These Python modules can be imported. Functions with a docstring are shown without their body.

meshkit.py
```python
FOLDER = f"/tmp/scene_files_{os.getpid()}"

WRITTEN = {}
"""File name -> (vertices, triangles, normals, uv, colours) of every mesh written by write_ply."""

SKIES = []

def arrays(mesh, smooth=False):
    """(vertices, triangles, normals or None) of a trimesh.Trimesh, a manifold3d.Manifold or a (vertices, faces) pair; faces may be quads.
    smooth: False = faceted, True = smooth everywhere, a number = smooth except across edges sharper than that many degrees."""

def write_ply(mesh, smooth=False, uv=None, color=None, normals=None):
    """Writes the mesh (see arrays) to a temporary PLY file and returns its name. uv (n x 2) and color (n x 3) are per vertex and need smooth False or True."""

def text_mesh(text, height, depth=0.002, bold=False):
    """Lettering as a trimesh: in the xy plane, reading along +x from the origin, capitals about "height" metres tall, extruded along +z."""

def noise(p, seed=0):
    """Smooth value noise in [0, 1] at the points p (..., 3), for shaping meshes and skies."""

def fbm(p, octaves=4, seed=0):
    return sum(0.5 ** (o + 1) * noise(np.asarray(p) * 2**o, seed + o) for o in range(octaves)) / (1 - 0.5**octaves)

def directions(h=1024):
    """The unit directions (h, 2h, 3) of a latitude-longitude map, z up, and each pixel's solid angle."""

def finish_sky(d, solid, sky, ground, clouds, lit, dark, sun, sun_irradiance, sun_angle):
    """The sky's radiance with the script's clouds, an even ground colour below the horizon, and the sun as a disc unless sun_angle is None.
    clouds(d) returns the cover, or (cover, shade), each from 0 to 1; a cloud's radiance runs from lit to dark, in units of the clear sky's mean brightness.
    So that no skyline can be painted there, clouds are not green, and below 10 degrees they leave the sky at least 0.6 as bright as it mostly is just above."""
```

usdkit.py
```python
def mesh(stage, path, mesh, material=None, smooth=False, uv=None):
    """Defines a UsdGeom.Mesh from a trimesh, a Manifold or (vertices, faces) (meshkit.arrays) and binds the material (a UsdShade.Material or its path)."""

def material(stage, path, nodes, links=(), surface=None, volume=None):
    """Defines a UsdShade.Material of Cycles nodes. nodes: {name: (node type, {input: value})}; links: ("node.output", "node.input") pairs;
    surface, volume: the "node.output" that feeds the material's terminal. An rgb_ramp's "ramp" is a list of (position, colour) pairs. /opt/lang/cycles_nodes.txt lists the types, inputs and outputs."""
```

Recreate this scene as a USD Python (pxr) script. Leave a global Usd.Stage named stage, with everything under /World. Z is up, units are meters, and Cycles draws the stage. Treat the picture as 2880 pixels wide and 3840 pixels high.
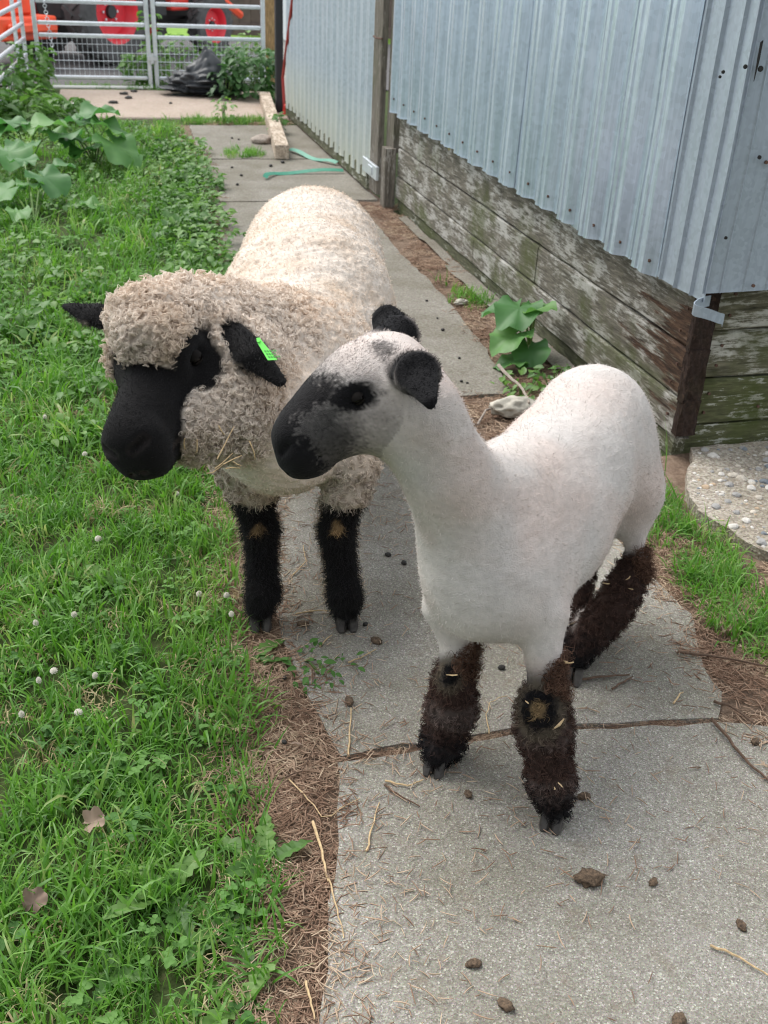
import math, numpy as np, trimesh, usdkit, meshkit
from pxr import Usd, UsdGeom, UsdLux, UsdShade, Sdf, Gf, Vt
import shapely.geometry as sg
stage = Usd.Stage.CreateInMemory()
UsdGeom.SetStageUpAxis(stage, 'Z'); UsdGeom.SetStageMetersPerUnit(stage, 1.0)
UsdGeom.Xform.Define(stage, '/World'); UsdGeom.Scope.Define(stage, '/World/Looks')
rng = np.random.default_rng(7)
# ------------------------------------------------------------------ camera
PF, PC, CAM = 3819., np.array([1440., 1920.]), np.array([0, 0, 1.5])       # focal length and centre in photo pixels, eye 1.5 m up
def ray(p):
    p = np.asarray(p, float); return np.stack([(p[..., 0]-PC[0])/PF, -(p[..., 1]-PC[1])/PF, -np.ones(p.shape[:-1])], -1)
_y = ray([300., -283.]); _y /= np.linalg.norm(_y); _r = math.radians(2.8)
_z = np.cross([math.cos(_r), -math.sin(_r), 0.], _y); _z /= np.linalg.norm(_z); _z = _z if _z[1] > 0 else -_z
RC = np.stack([np.cross(_y, _z), _y, _z])                                   # world = RC @ camera
FW = RC @ np.array([0, 0, -1.])
def W(p, plane='z', v=0.):
    d = ray(p) @ RC.T; i = 'xyz'.index(plane); return CAM + d*((v-CAM[i])/d[..., i])[..., None]
def DP(p, dist): return CAM + (ray(p) @ RC.T)*dist
cam = UsdGeom.Camera.Define(stage, '/World/camera')
cam.AddTransformOp().Set(Gf.Matrix4d(*RC[:, 0], 0, *RC[:, 1], 0, *RC[:, 2], 0, *CAM, 1))
cam.CreateHorizontalApertureAttr(36.); cam.CreateVerticalApertureAttr(48.); cam.CreateFocalLengthAttr(36*PF/2880)
cam.CreateFStopAttr(11.); cam.CreateFocusDistanceAttr(1.95); cam.CreateClippingRangeAttr(Gf.Vec2f(.05, 1000))
cam.CreateExposureAttr(1.1)
# ------------------------------------------------------------------ sky and sun (bright overcast)
SUN = np.array([-.50, .75, 1.25]); SUN /= np.linalg.norm(SUN)
EL, ROT = math.asin(SUN[2]), math.atan2(SUN[0], SUN[1])
dome = UsdLux.DomeLight.Define(stage, '/World/sky')
sky = usdkit.material(stage, '/World/Looks/sky_air', {
    's': ('sky_texture', dict(sky_type='single_scattering', sun_disc=False, sun_elevation=EL, sun_rotation=ROT, aerosol_density=2.0)),
    'c': ('texture_coordinate', {}), 'm': ('mapping', dict(scale=(1.5, 1.5, 3.5))),
    'n': ('noise_texture', dict(scale=1.6, detail=6, roughness=.55)),
    'r': ('rgb_ramp', dict(ramp=[(.25, (.72,)*3), (.6, (1, 1, 1))])),
    'x': ('mix', dict(mix_type='mix', color2=(6.4, 6.75, 7.15))),
    'b': ('background_shader', dict(strength=.095))},
    [('c.generated', 'm.vector'), ('m.vector', 'n.vector'), ('n.fac', 'r.fac'), ('r.color', 'x.fac'), ('s.color', 'x.color1'), ('x.color', 'b.color')], surface='b.background')
UsdShade.MaterialBindingAPI.Apply(dome.GetPrim()).Bind(sky)
sun = UsdLux.DistantLight.Define(stage, '/World/sun')
sun.CreateNormalizeAttr(True); sun.CreateIntensityAttr(.46); sun.CreateAngleAttr(40.); sun.CreateColorAttr(Gf.Vec3f(1, .97, .92))
zx = np.cross([0, 1, 0], SUN); zx /= np.linalg.norm(zx); zy = np.cross(SUN, zx)
sun.AddTransformOp().Set(Gf.Matrix4d(*zx, 0, *zy, 0, *SUN, 0, 0, 0, 10, 1))
for p, l in ((dome, 'sky'),): p.GetPrim().SetCustomDataByKey('kind', 'structure'); p.GetPrim().SetCustomDataByKey('label', 'bright overcast sky over the farmyard'); p.GetPrim().SetCustomDataByKey('category', 'sky')
# ------------------------------------------------------------------ helpers
used = {}
def free(parent, name):
    k = (parent, name); n = used.get(k, 0); used[k] = n+1
    return f'{parent}/{name}' + (f'_{n:03d}' if n else '')
def tag(o, label=None, cat=None, group=None, kind=None):
    p = o.GetPrim() if hasattr(o, 'GetPrim') else o
    for k, v in (('label', label), ('category', cat), ('group', group), ('kind', kind)):
        if v: p.SetCustomDataByKey(k, v)
    return p
def path_of(o): return '/World' if o is None else (o if isinstance(o, str) else str(o.GetPath()))
def mk(name, m, mat, parent=None, smooth=False, **t):
    if isinstance(m, tuple):
        v_, f_ = np.asarray(m[0]), np.asarray(m[1]); u_ = np.unique(f_)
        if len(u_) < len(v_): k_ = np.zeros(len(v_), int); k_[u_] = np.arange(len(u_)); m = (v_[u_], k_[f_])
    o = usdkit.mesh(stage, free(path_of(parent), name), m, mat, smooth=smooth)
    if t: tag(o, **t)
    return o
def thing(name, label=None, cat=None, loc=(0, 0, 0), rz=0, group=None, kind=None, parent=None):
    x = UsdGeom.Xform.Define(stage, free(path_of(parent), name))
    if parent is None or any(loc) or rz:
        x.AddTranslateOp().Set(Gf.Vec3d(*map(float, loc)))
        x.AddRotateZOp().Set(float(math.degrees(rz)))
    return tag(x, label, cat, group, kind)
def cat(*ms): return trimesh.util.concatenate([m for m in ms if m is not None])
def box(lo, hi, bev=0.0):
    lo, hi = np.minimum(lo, hi), np.maximum(lo, hi)
    b = min(bev, .45*min(hi-lo))
    if b <= 0: return trimesh.creation.box(bounds=[lo, hi])
    pts = []
    for s in np.ndindex(2, 2, 2):
        c = np.where(np.array(s) == 0, lo, hi); sg_ = np.where(np.array(s) == 0, 1, -1)
        for k in range(3):
            q = c + sg_*b; q[k] = c[k]; pts.append(q)
    return trimesh.convex.convex_hull(np.array(pts))
def tube(pts, r, n=6, cap=True):
    pts = np.asarray(pts, float); r = np.broadcast_to(np.asarray(r, float), (len(pts),))
    t = np.gradient(pts, axis=0); t /= np.maximum(np.linalg.norm(t, axis=1, keepdims=True), 1e-9)
    a = np.array([0, 0, 1.]) if abs(t[0][2]) < .9 else np.array([1., 0, 0])
    V = []
    for p, d, q in zip(pts, t, r):
        u = np.cross(d, a); u /= np.linalg.norm(u); a = np.cross(u, d)
        th = np.linspace(0, 2*np.pi, n, endpoint=False)
        V.append(p + q*(np.cos(th)[:, None]*u + np.sin(th)[:, None]*a))
    V = np.vstack(V); F = []
    for i in range(len(pts)-1):
        for j in range(n):
            k = (j+1) % n; F += [[i*n+j, i*n+k, (i+1)*n+k], [i*n+j, (i+1)*n+k, (i+1)*n+j]]
    if cap:
        for b, s in ((0, -1), ((len(pts)-1)*n, 1)):
            for j in range(1, n-1): F.append([b, b+j, b+j+1] if s > 0 else [b, b+j+1, b+j])
    m = trimesh.Trimesh(V, np.array(F), process=False); m.invert(); return m
def turn(m, rz=0, loc=(0, 0, 0)):
    m = m.copy(); m.apply_transform(trimesh.transformations.rotation_matrix(rz, [0, 0, 1])); m.apply_translation(loc); return m
def N3(p, s, seed=0): return meshkit.fbm(np.asarray(p)*s, seed=seed) if False else meshkit.noise(np.asarray(p)*s, seed)
def blob(seed, r, sx=1, sy=1, sz=1, amp=.25, f=1.6, sub=2):
    m = trimesh.creation.icosphere(sub, 1.0); v = m.vertices
    d = 1 + amp*(N3(v+seed*3.1, f, seed)-.5)*2 + amp*.5*(N3(v+seed*3.1, f*2.6, seed+5)-.5)*2
    m.vertices = v*d[:, None]*r*np.array([sx, sy, sz]); return m
def sheet(poly, z, hole=None, step=None):
    p = sg.Polygon(poly)
    v, f = trimesh.creation.triangulate_polygon(p, engine='earcut')
    m = trimesh.Trimesh(np.c_[v, np.full(len(v), z)], f, process=False)
    if m.face_normals[:, 2].sum() < 0: m.invert()
    return m
# ------------------------------------------------------------------ materials
def mat(name, nodes, links, surface='p.BSDF'): return usdkit.material(stage, '/World/Looks/'+name, nodes, links, surface=surface)
def plain(name, col, rough=.6, var=.15, scale=40, metal=0., bump=0., spec=.5, **kw):
    c = np.array(col, float)
    nodes = {'g': ('geometry', {}), 'n': ('noise_texture', dict(scale=scale, detail=4, roughness=.6)),
             'r': ('rgb_ramp', dict(ramp=[(.3, tuple(c*(1-var))), (.7, tuple(np.minimum(c*(1+var), 1)))])),
             'p': ('principled_bsdf', dict(roughness=rough, metallic=metal, specular_ior_level=spec, **kw))}
    links = [('g.position', 'n.vector'), ('n.fac', 'r.fac'), ('r.color', 'p.base_color')]
    if bump:
        nodes['b'] = ('bump', dict(strength=min(1, bump), distance=.002)); links += [('n.fac', 'b.height'), ('b.normal', 'p.normal')]
    return mat(name, nodes, links)
def leafmat(name, cols, rough=.5, transl=.35, vein=None):
    nodes = {'g': ('geometry', {}), 'o': ('object_info', {}), 'n': ('noise_texture', dict(scale=18, detail=3)),
             'a': ('math', dict(math_type='add')), 'a2': ('math', dict(math_type='fraction')), 'm1': ('math', dict(math_type='multiply', value2=.45)), 
             'a3': ('math', dict(math_type='multiply_add', value2=.7)),
             'r': ('rgb_ramp', dict(ramp=cols)), 'p': ('principled_bsdf', dict(roughness=rough, specular_ior_level=.45)),
             't': ('translucent_bsdf', {}), 'h': ('hsv', dict(value=1.4, saturation=1.1)), 'x': ('mix_closure', dict(fac=transl))}
    links = [('g.random_per_island', 'a.value1'), ('o.random', 'a.value2'), ('a.value', 'a2.value1'), ('g.position', 'n.vector'), ('n.fac', 'm1.value1'),
             ('a2.value', 'a3.value1'), ('m1.value', 'a3.value3'), ('a3.value', 'r.fac'), ('r.color', 'p.base_color'), ('r.color', 'h.color'), ('h.color', 't.color'), ('p.BSDF', 'x.closure1'), ('t.BSDF', 'x.closure2')]
    return mat(name, nodes, links, surface='x.closure')
# exposed-aggregate concrete
def concrete(name, tones, dirt, agg=230, bumpd=.0012, stain=.55):
    return mat(name, {
        'g': ('geometry', {}), 'v': ('voronoi_texture', dict(scale=agg)), 'sc': ('separate_color', {}),
        'r': ('rgb_ramp', dict(ramp=tones)), 'n2': ('noise_texture', dict(scale=650, detail=2)),
        'n': ('noise_texture', dict(scale=2.6, detail=6, roughness=.62)), 'rs': ('rgb_ramp', dict(ramp=[(.38, (0, 0, 0)), (.66, (1, 1, 1))])),
        'n3': ('noise_texture', dict(scale=14, detail=5, roughness=.7)), 'rd': ('rgb_ramp', dict(ramp=[(.56, (0, 0, 0)), (.74, (1, 1, 1))])),
        'k': ('math', dict(math_type='multiply', value2=stain)), 'k2': ('math', dict(math_type='multiply', value2=.65)),
        'm': ('mix', dict(mix_type='multiply', color2=(.60, .58, .50))), 'm2': ('mix', dict(mix_type='mix', color2=dirt)),
        'm3': ('mix', dict(mix_type='overlay', fac=.5)),
        'b': ('bump', dict(strength=.6, distance=bumpd)), 'p': ('principled_bsdf', dict(roughness=.85, specular_ior_level=.3))},
        [('g.position', 'v.vector'), ('v.color', 'sc.color'), ('sc.r', 'r.fac'), ('g.position', 'n.vector'), ('n.fac', 'rs.fac'), ('rs.color', 'k.value1'), ('k.value', 'm.fac'),
         ('g.position', 'n2.vector'), ('r.color', 'm3.color1'), ('n2.color', 'm3.color2'), ('m3.color', 'm.color1'),
         ('g.position', 'n3.vector'), ('n3.fac', 'rd.fac'), ('rd.color', 'k2.value1'), ('k2.value', 'm2.fac'), ('m.color', 'm2.color1'), ('m2.color', 'p.base_color'),
         ('v.distance', 'b.height'), ('b.normal', 'p.normal')])
M = {}
M['concrete'] = concrete('concrete', [(0, (.18, .165, .14)), (.35, (.25, .235, .205)), (.75, (.305, .288, .252)), (.94, (.385, .365, .325)), (1, (.54, .52, .47))], (.17, .13, .09), agg=360, stain=.7)
M['concrete_far'] = concrete('concrete_worn', [(0, (.165, .15, .125)), (.5, (.22, .20, .17)), (1, (.28, .26, .225))], (.10, .085, .055), agg=160, stain=.8)
M['patio'] = concrete('concrete_sandy', [(0, (.32, .25, .205)), (.5, (.39, .31, .255)), (1, (.45, .37, .31))], (.22, .16, .12), agg=120, stain=.35)
M['pad'] = concrete('concrete_coarse', [(0, (.20, .17, .14)), (.5, (.33, .29, .24)), (1, (.46, .42, .36))], (.2, .15, .1), agg=130, bumpd=.003)
def soil(name, cols, scale=30, bumpd=.01):
    return mat(name, {'g': ('geometry', {}), 'n': ('noise_texture', dict(scale=scale, detail=7, roughness=.7)), 'v': ('voronoi_texture', dict(scale=scale*6)),
        'r': ('rgb_ramp', dict(ramp=cols)), 'b': ('bump', dict(strength=.8, distance=bumpd)), 'ad': ('math', dict(math_type='multiply_add', value2=.25)), 'p': ('principled_bsdf', dict(roughness=.95, specular_ior_level=.2))},
        [('g.position', 'n.vector'), ('g.position', 'v.vector'), ('v.distance', 'ad.value1'), ('n.fac', 'ad.value3'), ('ad.value', 'b.height'), ('n.fac', 'r.fac'), ('r.color', 'p.base_color'), ('b.normal', 'p.normal')])
M['lawn_soil'] = soil('lawn_soil', [(.3, (.030, .050, .014)), (.55, (.055, .075, .024)), (.75, (.12, .11, .055))])
M['duff'] = soil('needle_duff', [(.25, (.08, .056, .040)), (.5, (.18, .125, .09)), (.75, (.29, .215, .16))], scale=45)
M['gravel'] = soil('dark_gravel', [(.25, (.075, .072, .072)), (.5, (.12, .115, .115)), (.75, (.19, .18, .18))], scale=22, bumpd=.02)
M['meadow'] = soil('mown_meadow', [(.3, (.13, .24, .035)), (.6, (.19, .32, .05)), (.8, (.26, .37, .08))], scale=4, bumpd=.02)
# weathered painted wood; along = axis of the grain
def wood(name, along, bare, paint, amount, moss, mosslow=0., rot=None, rotpos=None, stretch=9.):
    sc = [38., 38., 38.]; sc['xyz'.index(along)] = 38./stretch
    sc2 = [9., 9., 9.]; sc2['xyz'.index(along)] = 4.5
    b = np.array(bare)
    nodes = {'g': ('geometry', {}), 'o': ('object_info', {}), 'oc': ('vector_math', dict(math_type='multiply_add', vector2=(1, 1, 1))), 
        'm1': ('mapping', dict(scale=sc)), 'm2': ('mapping', dict(scale=sc2)),
        'gr': ('noise_texture', dict(scale=2.4, detail=9, roughness=.72, distortion=.5)), 'rb': ('rgb_ramp', dict(ramp=[(.30, tuple(b*.25)), (.47, tuple(b*.75)), (.60, tuple(b*1.15)), (.72, tuple(b*1.6))])),
        'pn': ('noise_texture', dict(scale=1.25, detail=9, roughness=.72)), 'pa': ('math', dict(math_type='multiply_add', value2=.75)),
        'rp': ('rgb_ramp', dict(ramp=[(max(0, 1.05-amount*.42), (0, 0, 0)), (min(1, 1.17-amount*.42), (1, 1, 1))])),
        'mp': ('mix', dict(color2=paint)), 
        'mn': ('noise_texture', dict(scale=3.2, detail=6, roughness=.65)), 'rm': ('rgb_ramp', dict(ramp=[(.50, (0, 0, 0)), (.66, (1, 1, 1))])), 'km': ('math', dict(math_type='multiply', value2=moss)),
        'mm': ('mix', dict(color2=(.062, .078, .018))), 'bp': ('bump', dict(strength=.85, distance=.004)), 'p': ('principled_bsdf', dict(roughness=.88, specular_ior_level=.25))}
    links = [('g.position', 'm1.vector'), ('g.position', 'm2.vector'), ('m1.vector', 'gr.vector'), ('gr.fac', 'rb.fac'), ('m2.vector', 'pn.vector'),
        ('gr.fac', 'pa.value1'), ('pn.fac', 'pa.value3'), ('pa.value', 'rp.fac'), ('rp.color', 'mp.fac'), ('rb.color', 'mp.color1'), ('g.position', 'mn.vector'), ('mn.fac', 'rm.fac'), ('rm.color', 'km.value1'), ('km.value', 'mm.fac'), ('mp.color', 'mm.color1'), ('gr.fac', 'bp.height'), ('bp.normal', 'p.normal')]
    last = 'mm.color'
    if rot:                                                             # rotten brown heartwood in ragged patches near one spot
        nodes.update({'d': ('vector_math', dict(math_type='multiply', vector2=rotpos[1])), 'ds': ('vector_math', dict(math_type='subtract', vector2=rotpos[0])), 'dl': ('vector_math', dict(math_type='length')),
            'rn': ('noise_texture', dict(scale=.55, detail=7, roughness=.62)), 'ra': ('math', dict(math_type='multiply_add', value2=1.35)), 'rr': ('rgb_ramp', dict(ramp=[(.90, (1, 1, 1)), (.98, (0, 0, 0))])),
            'rc': ('rgb_ramp', dict(ramp=[(.34, (.016, .010, .008)), (.47, (.05, .029, .019)), (.58, (.10, .058, .036)), (.70, (.19, .14, .105))])), 'mr': ('mix', {})})
        links += [('g.position', 'ds.vector1'), ('ds.vector', 'd.vector1'), ('d.vector', 'dl.vector1'), ('m1.vector', 'rn.vector'), ('rn.fac', 'ra.value1'), ('dl.value', 'ra.value3'), ('ra.value', 'rr.fac'), ('rr.color', 'mr.fac'), ('gr.fac', 'rc.fac'), ('rc.color', 'mr.color2'), (last, 'mr.color1')]
        last = 'mr.color'
    links.append((last, 'p.base_color'))
    return mat(name, nodes, links)
M['board_left'] = wood('weathered_board', 'y', (.165, .15, .12), (.37, .36, .33), .44, .7, rot=True, rotpos=((1.83, 2.80, .33), (0., .95, 2.3)))
M['board_low'] = wood('mossy_low_board', 'y', (.12, .12, .075), (.35, .35, .30), .25, .75)
M['board_right'] = wood('mossy_board', 'x', (.16, .15, .10), (.50, .49, .44), .45, .65)
M['board_right_low'] = wood('green_board', 'x', (.11, .115, .055), (.42, .42, .36), .2, .95)
M['post_wood'] = wood('grey_post', 'z', (.16, .14, .115), (.30, .28, .25), .2, .30)
M['rotten'] = wood('rotten_end', 'z', (.034, .020, .015), (.06, .037, .026), .2, .15, stretch=1.2)
M['lumber'] = wood('pale_lumber', 'y', (.42, .33, .25), (.55, .46, .37), .5, 0.)
M['tan_wood'] = wood('tan_post', 'z', (.30, .19, .09), (.36, .24, .12), .4, 0.)
M['siding'] = wood('white_siding', 'y', (.30, .29, .27), (.48, .47, .45), .8, .35)
def galv(name, base, oxide, rough=.42, metal=.75, spangle=55, dirtlow=None):
    b = np.array(base)
    nodes = {'g': ('geometry', {}), 'v': ('voronoi_texture', dict(scale=spangle)), 'sc': ('separate_color', {}), 'r': ('rgb_ramp', dict(ramp=[(0, tuple(b*.90)), (1, tuple(b*1.07))])),
        'mp': ('mapping', dict(scale=(16, 16, .9))), 'n': ('noise_texture', dict(scale=2.2, detail=6, roughness=.65)), 'ro': ('rgb_ramp', dict(ramp=[(.46, (0, 0, 0)), (.7, (1, 1, 1))])),
        'ox': ('mix', dict(color2=oxide)), 'km': ('math', dict(math_type='multiply', value2=.55)), 'me': ('math', dict(math_type='multiply_add', value2=-.3, value3=metal)),
        'rg': ('math', dict(math_type='multiply_add', value2=.25, value3=rough)), 'n2': ('noise_texture', dict(scale=6, detail=3)), 'b': ('bump', dict(strength=.35, distance=.004)), 'p': ('principled_bsdf', dict(roughness=rough))}
    links = [('g.position', 'v.vector'), ('v.color', 'sc.color'), ('sc.r', 'r.fac'), ('g.position', 'mp.vector'), ('mp.vector', 'n.vector'), ('n.fac', 'ro.fac'), ('ro.color', 'km.value1'), ('km.value', 'ox.fac'), ('r.color', 'ox.color1'), 
        ('km.value', 'me.value1'), ('me.value', 'p.metallic'), ('km.value', 'rg.value1'), ('rg.value', 'p.roughness'), ('g.position', 'n2.vector'), ('n2.fac', 'b.height'), ('b.normal', 'p.normal')]
    last = 'ox.color'
    if dirtlow:                                                          # chalky splash marks along the lower edge
        nodes.update({'sx': ('separate_xyz', {}), 'mr': ('map_range', dict(from_min=dirtlow[0], from_max=dirtlow[1], to_min=1, to_max=0, clamp=True)), 'an': ('math', dict(math_type='multiply')), 'mx': ('mix', dict(color2=dirtlow[2])), 'mm': ('math', dict(math_type='multiply_add', value2=-.6))})
        nodes['mm'] = ('math', dict(math_type='multiply', use_clamp=True, value2=1.7))
        links += [('g.position', 'sx.vector'), ('sx.z', 'mr.value'), ('mr.result', 'an.value1'), ('n.fac', 'an.value2'), ('an.value', 'mm.value1'), ('mm.value', 'mx.fac'), (last, 'mx.color1')]
        last = 'mx.color'
    links.append((last, 'p.base_color'))
    return mat(name, nodes, links)
M['sheet'] = galv('galvanised_sheet', (.43, .505, .595), (.52, .58, .64), rough=.30, metal=.6)
M['sheet_dull'] = galv('galvanised_flat', (.35, .40, .46), (.25, .285, .33), spangle=75, metal=.45)
M['sheet_door'] = galv('galvanised_door', (.43, .485, .54), (.52, .565, .60), metal=.38, dirtlow=(.08, .62, (.55, .56, .47)))
M['white_metal'] = plain('white_metal', (.55, .60, .63), .5, .08, 3)
M['tube_steel'] = plain('tube_steel', (.62, .65, .68), .36, .12, 14, metal=.8)
M['black_steel'] = plain('black_steel', (.012, .012, .014), .5, .2, 30)
M['rust'] = plain('rusty_steel', (.09, .045, .03), .8, .5, 90)
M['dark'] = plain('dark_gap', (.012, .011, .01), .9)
M['red_paint'] = plain('red_paint', (.55, .035, .022), .45, .15, 6)
M['orange_paint'] = plain('orange_red_paint', (.75, .085, .03), .42, .12, 5)
M['red_rim'] = plain('red_rim', (.62, .022, .035), .4, .12, 8)
M['red_rod'] = plain('red_rod', (.30, .03, .025), .5, .2, 12)
M['tyre'] = plain('tyre', (.055, .053, .053), .8, .35, 14)
M['engine'] = plain('engine', (.02, .02, .021), .6, .4, 12)
M['brown_wall'] = plain('brown_boards', (.085, .06, .05), .85, .3, 9)
M['plastic'] = plain('black_plastic', (.028, .030, .034), .42, .3, 25, bump=.4)
M['strap'] = plain('green_strap', (.035, .23, .15), .5, .15, 30)
M['stone'] = plain('pale_stone', (.42, .39, .33), .85, .25, 35, bump=.5)
M['dung'] = plain('dung', (.105, .070, .044), .9, .65, 170, bump=1)
M['pellet'] = plain('dropping', (.020, .017, .014), .6, .4, 300, bump=.6)
M['straw'] = plain('straw', (.50, .36, .20), .75, .3, 120)
M['needle'] = leafmat('needle_litter', [(0, (.12, .065, .042)), (.35, (.27, .165, .11)), (.7, (.43, .30, .21)), (1, (.62, .49, .35))], .85, .05)
M['twig'] = plain('twig_bark', (.11, .068, .045), .9, .4, 160, bump=.5)
M['pale_twig'] = plain('bleached_twig', (.30, .25, .21), .85, .3, 90)
M['dead_leaf'] = leafmat('dead_leaf', [(0, (.16, .11, .085)), (1, (.34, .25, .19))], .8, .15)
M['paper'] = plain('white_paper', (.75, .73, .70), .8, .05)
M['hoof'] = plain('hoof', (.045, .040, .036), .55, .5, 70, bump=.3)
M['eye'] = plain('eye', (.005, .004, .0035), .12, .2, 60, spec=.18)
M['tag'] = plain('tag_plastic', (.16, .80, .10), .4, .04, 30)
M['tag_ink'] = plain('tag_ink', (.05, .30, .04), .5, .05)
M['grass'] = leafmat('grass_blades', [(0, (.055, .145, .024)), (.35, (.092, .225, .034)), (.7, (.145, .31, .05)), (.87, (.20, .36, .075)), (1, (.42, .38, .20))], .45, .38)
M['clover'] = leafmat('clover_leaves', [(0, (.05, .14, .028)), (.5, (.09, .215, .042)), (1, (.15, .30, .065))], .7, .3)
M['weed'] = leafmat('weed_leaves', [(0, (.05, .13, .026)), (.5, (.095, .205, .042)), (1, (.17, .30, .07))], .5, .35)
M['dry_grass'] = leafmat('dry_grass', [(0, (.20, .15, .07)), (.5, (.36, .29, .15)), (1, (.52, .44, .26))], .7, .2)
M['bigleaf'] = leafmat('big_leaves', [(0, (.05, .145, .04)), (.5, (.085, .215, .06)), (1, (.15, .30, .08))], .5, .33)
M['nettle'] = leafmat('nettle_leaves', [(0, (.022, .06, .02)), (.5, (.045, .11, .035)), (1, (.075, .17, .05))], .5, .3)
M['stem'] = plain('green_stem', (.12, .20, .05), .6, .2, 30)
M['petal'] = plain('clover_petal', (.72, .68, .60), .8, .15, 200)
PEB = [plain('pebble_tone_%s' % n, c, .75, .2, 60) for n, c in (('white', (.55, .52, .48)), ('grey', (.30, .29, .28)), ('slate', (.17, .19, .21)), ('tan', (.42, .31, .21)), ('cream', (.50, .45, .38)))]
# ------------------------------------------------------------------ ground, path, yard
def rough(x, y): return .012*(meshkit.noise(np.stack([x*3, y*3, 0*x], -1), 3)-.5)
gx = np.r_[-80, -40, -20, -10, np.linspace(-5, 5, 60), 10, 20, 40, 80]; gy = np.r_[-30, -10, -3, np.linspace(0, 14, 84), 17, 20, 30, 60, 160, 400]
X, Y = np.meshgrid(gx, gy, indexing='ij'); Z = -.022 + np.where((abs(X) < 5) & (Y > 0) & (Y < 13), rough(X, Y), 0)
idx = np.arange(X.size).reshape(X.shape); q = np.stack([idx[:-1, :-1], idx[1:, :-1], idx[1:, 1:], idx[:-1, 1:]], -1).reshape(-1, 4)
mk('ground', (np.stack([X, Y, Z], -1).reshape(-1, 3), q), M['lawn_soil'], smooth=True, kind='structure', label='dark lawn soil under the grass', cat='ground')
def bumpy(poly, z, step=.06, amp=.006, seed=1):
    p = sg.Polygon(poly); x0, y0, x1, y1 = p.bounds
    xs, ys = np.arange(x0, x1+step, step), np.arange(y0, y1+step, step)
    A, B = np.meshgrid(xs, ys, indexing='ij'); C = z + amp*(meshkit.noise(np.stack([A*9, B*9, 0*A], -1), seed)-.5)*2
    ii = np.arange(A.size).reshape(A.shape); qq = np.stack([ii[:-1, :-1], ii[1:, :-1], ii[1:, 1:], ii[:-1, 1:]], -1).reshape(-1, 4)
    cx = A.ravel()[qq].mean(1); cy = B.ravel()[qq].mean(1)
    ok = np.array([p.contains(sg.Point(a, b)) for a, b in zip(cx, cy)])
    return np.stack([A, B, C], -1).reshape(-1, 3), qq[ok]
LEFT_G = [(.13, .5), (.134, 1.0), (.18, 1.28), (.215, 1.68), (.233, 2.07), (.29, 2.6), (.38, 3.5), (.50, 5.2), (.62, 7.1), (.69, 9.7)]      # grass edge
LEFT_P = [(.205, .5), (.216, .98), (.30, 1.26), (.365, 1.56), (.33, 1.9), (.33, 2.2), (.40, 2.9), (.47, 3.5), (.60, 5.2), (.70, 7.1), (.78, 9.6)]      # left edge of the slabs
duff = [(x-.05, y) for x, y in LEFT_G] + [(1.78, 9.7), (1.79, 2.8), (2.2, 2.75), (2.4, 1.2), (1.9, .5)]
mk('needle_bed', bumpy(duff, -.012, .05, .004), M['duff'], smooth=True, kind='structure', label='brown bed of needles and dirt around the path slabs', cat='ground')
path = thing('path', 'row of worn concrete slabs running along the shed', 'path', kind='structure')
def lx(y): return float(np.interp(y, [p[1] for p in LEFT_P], [p[0] for p in LEFT_P]))
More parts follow.
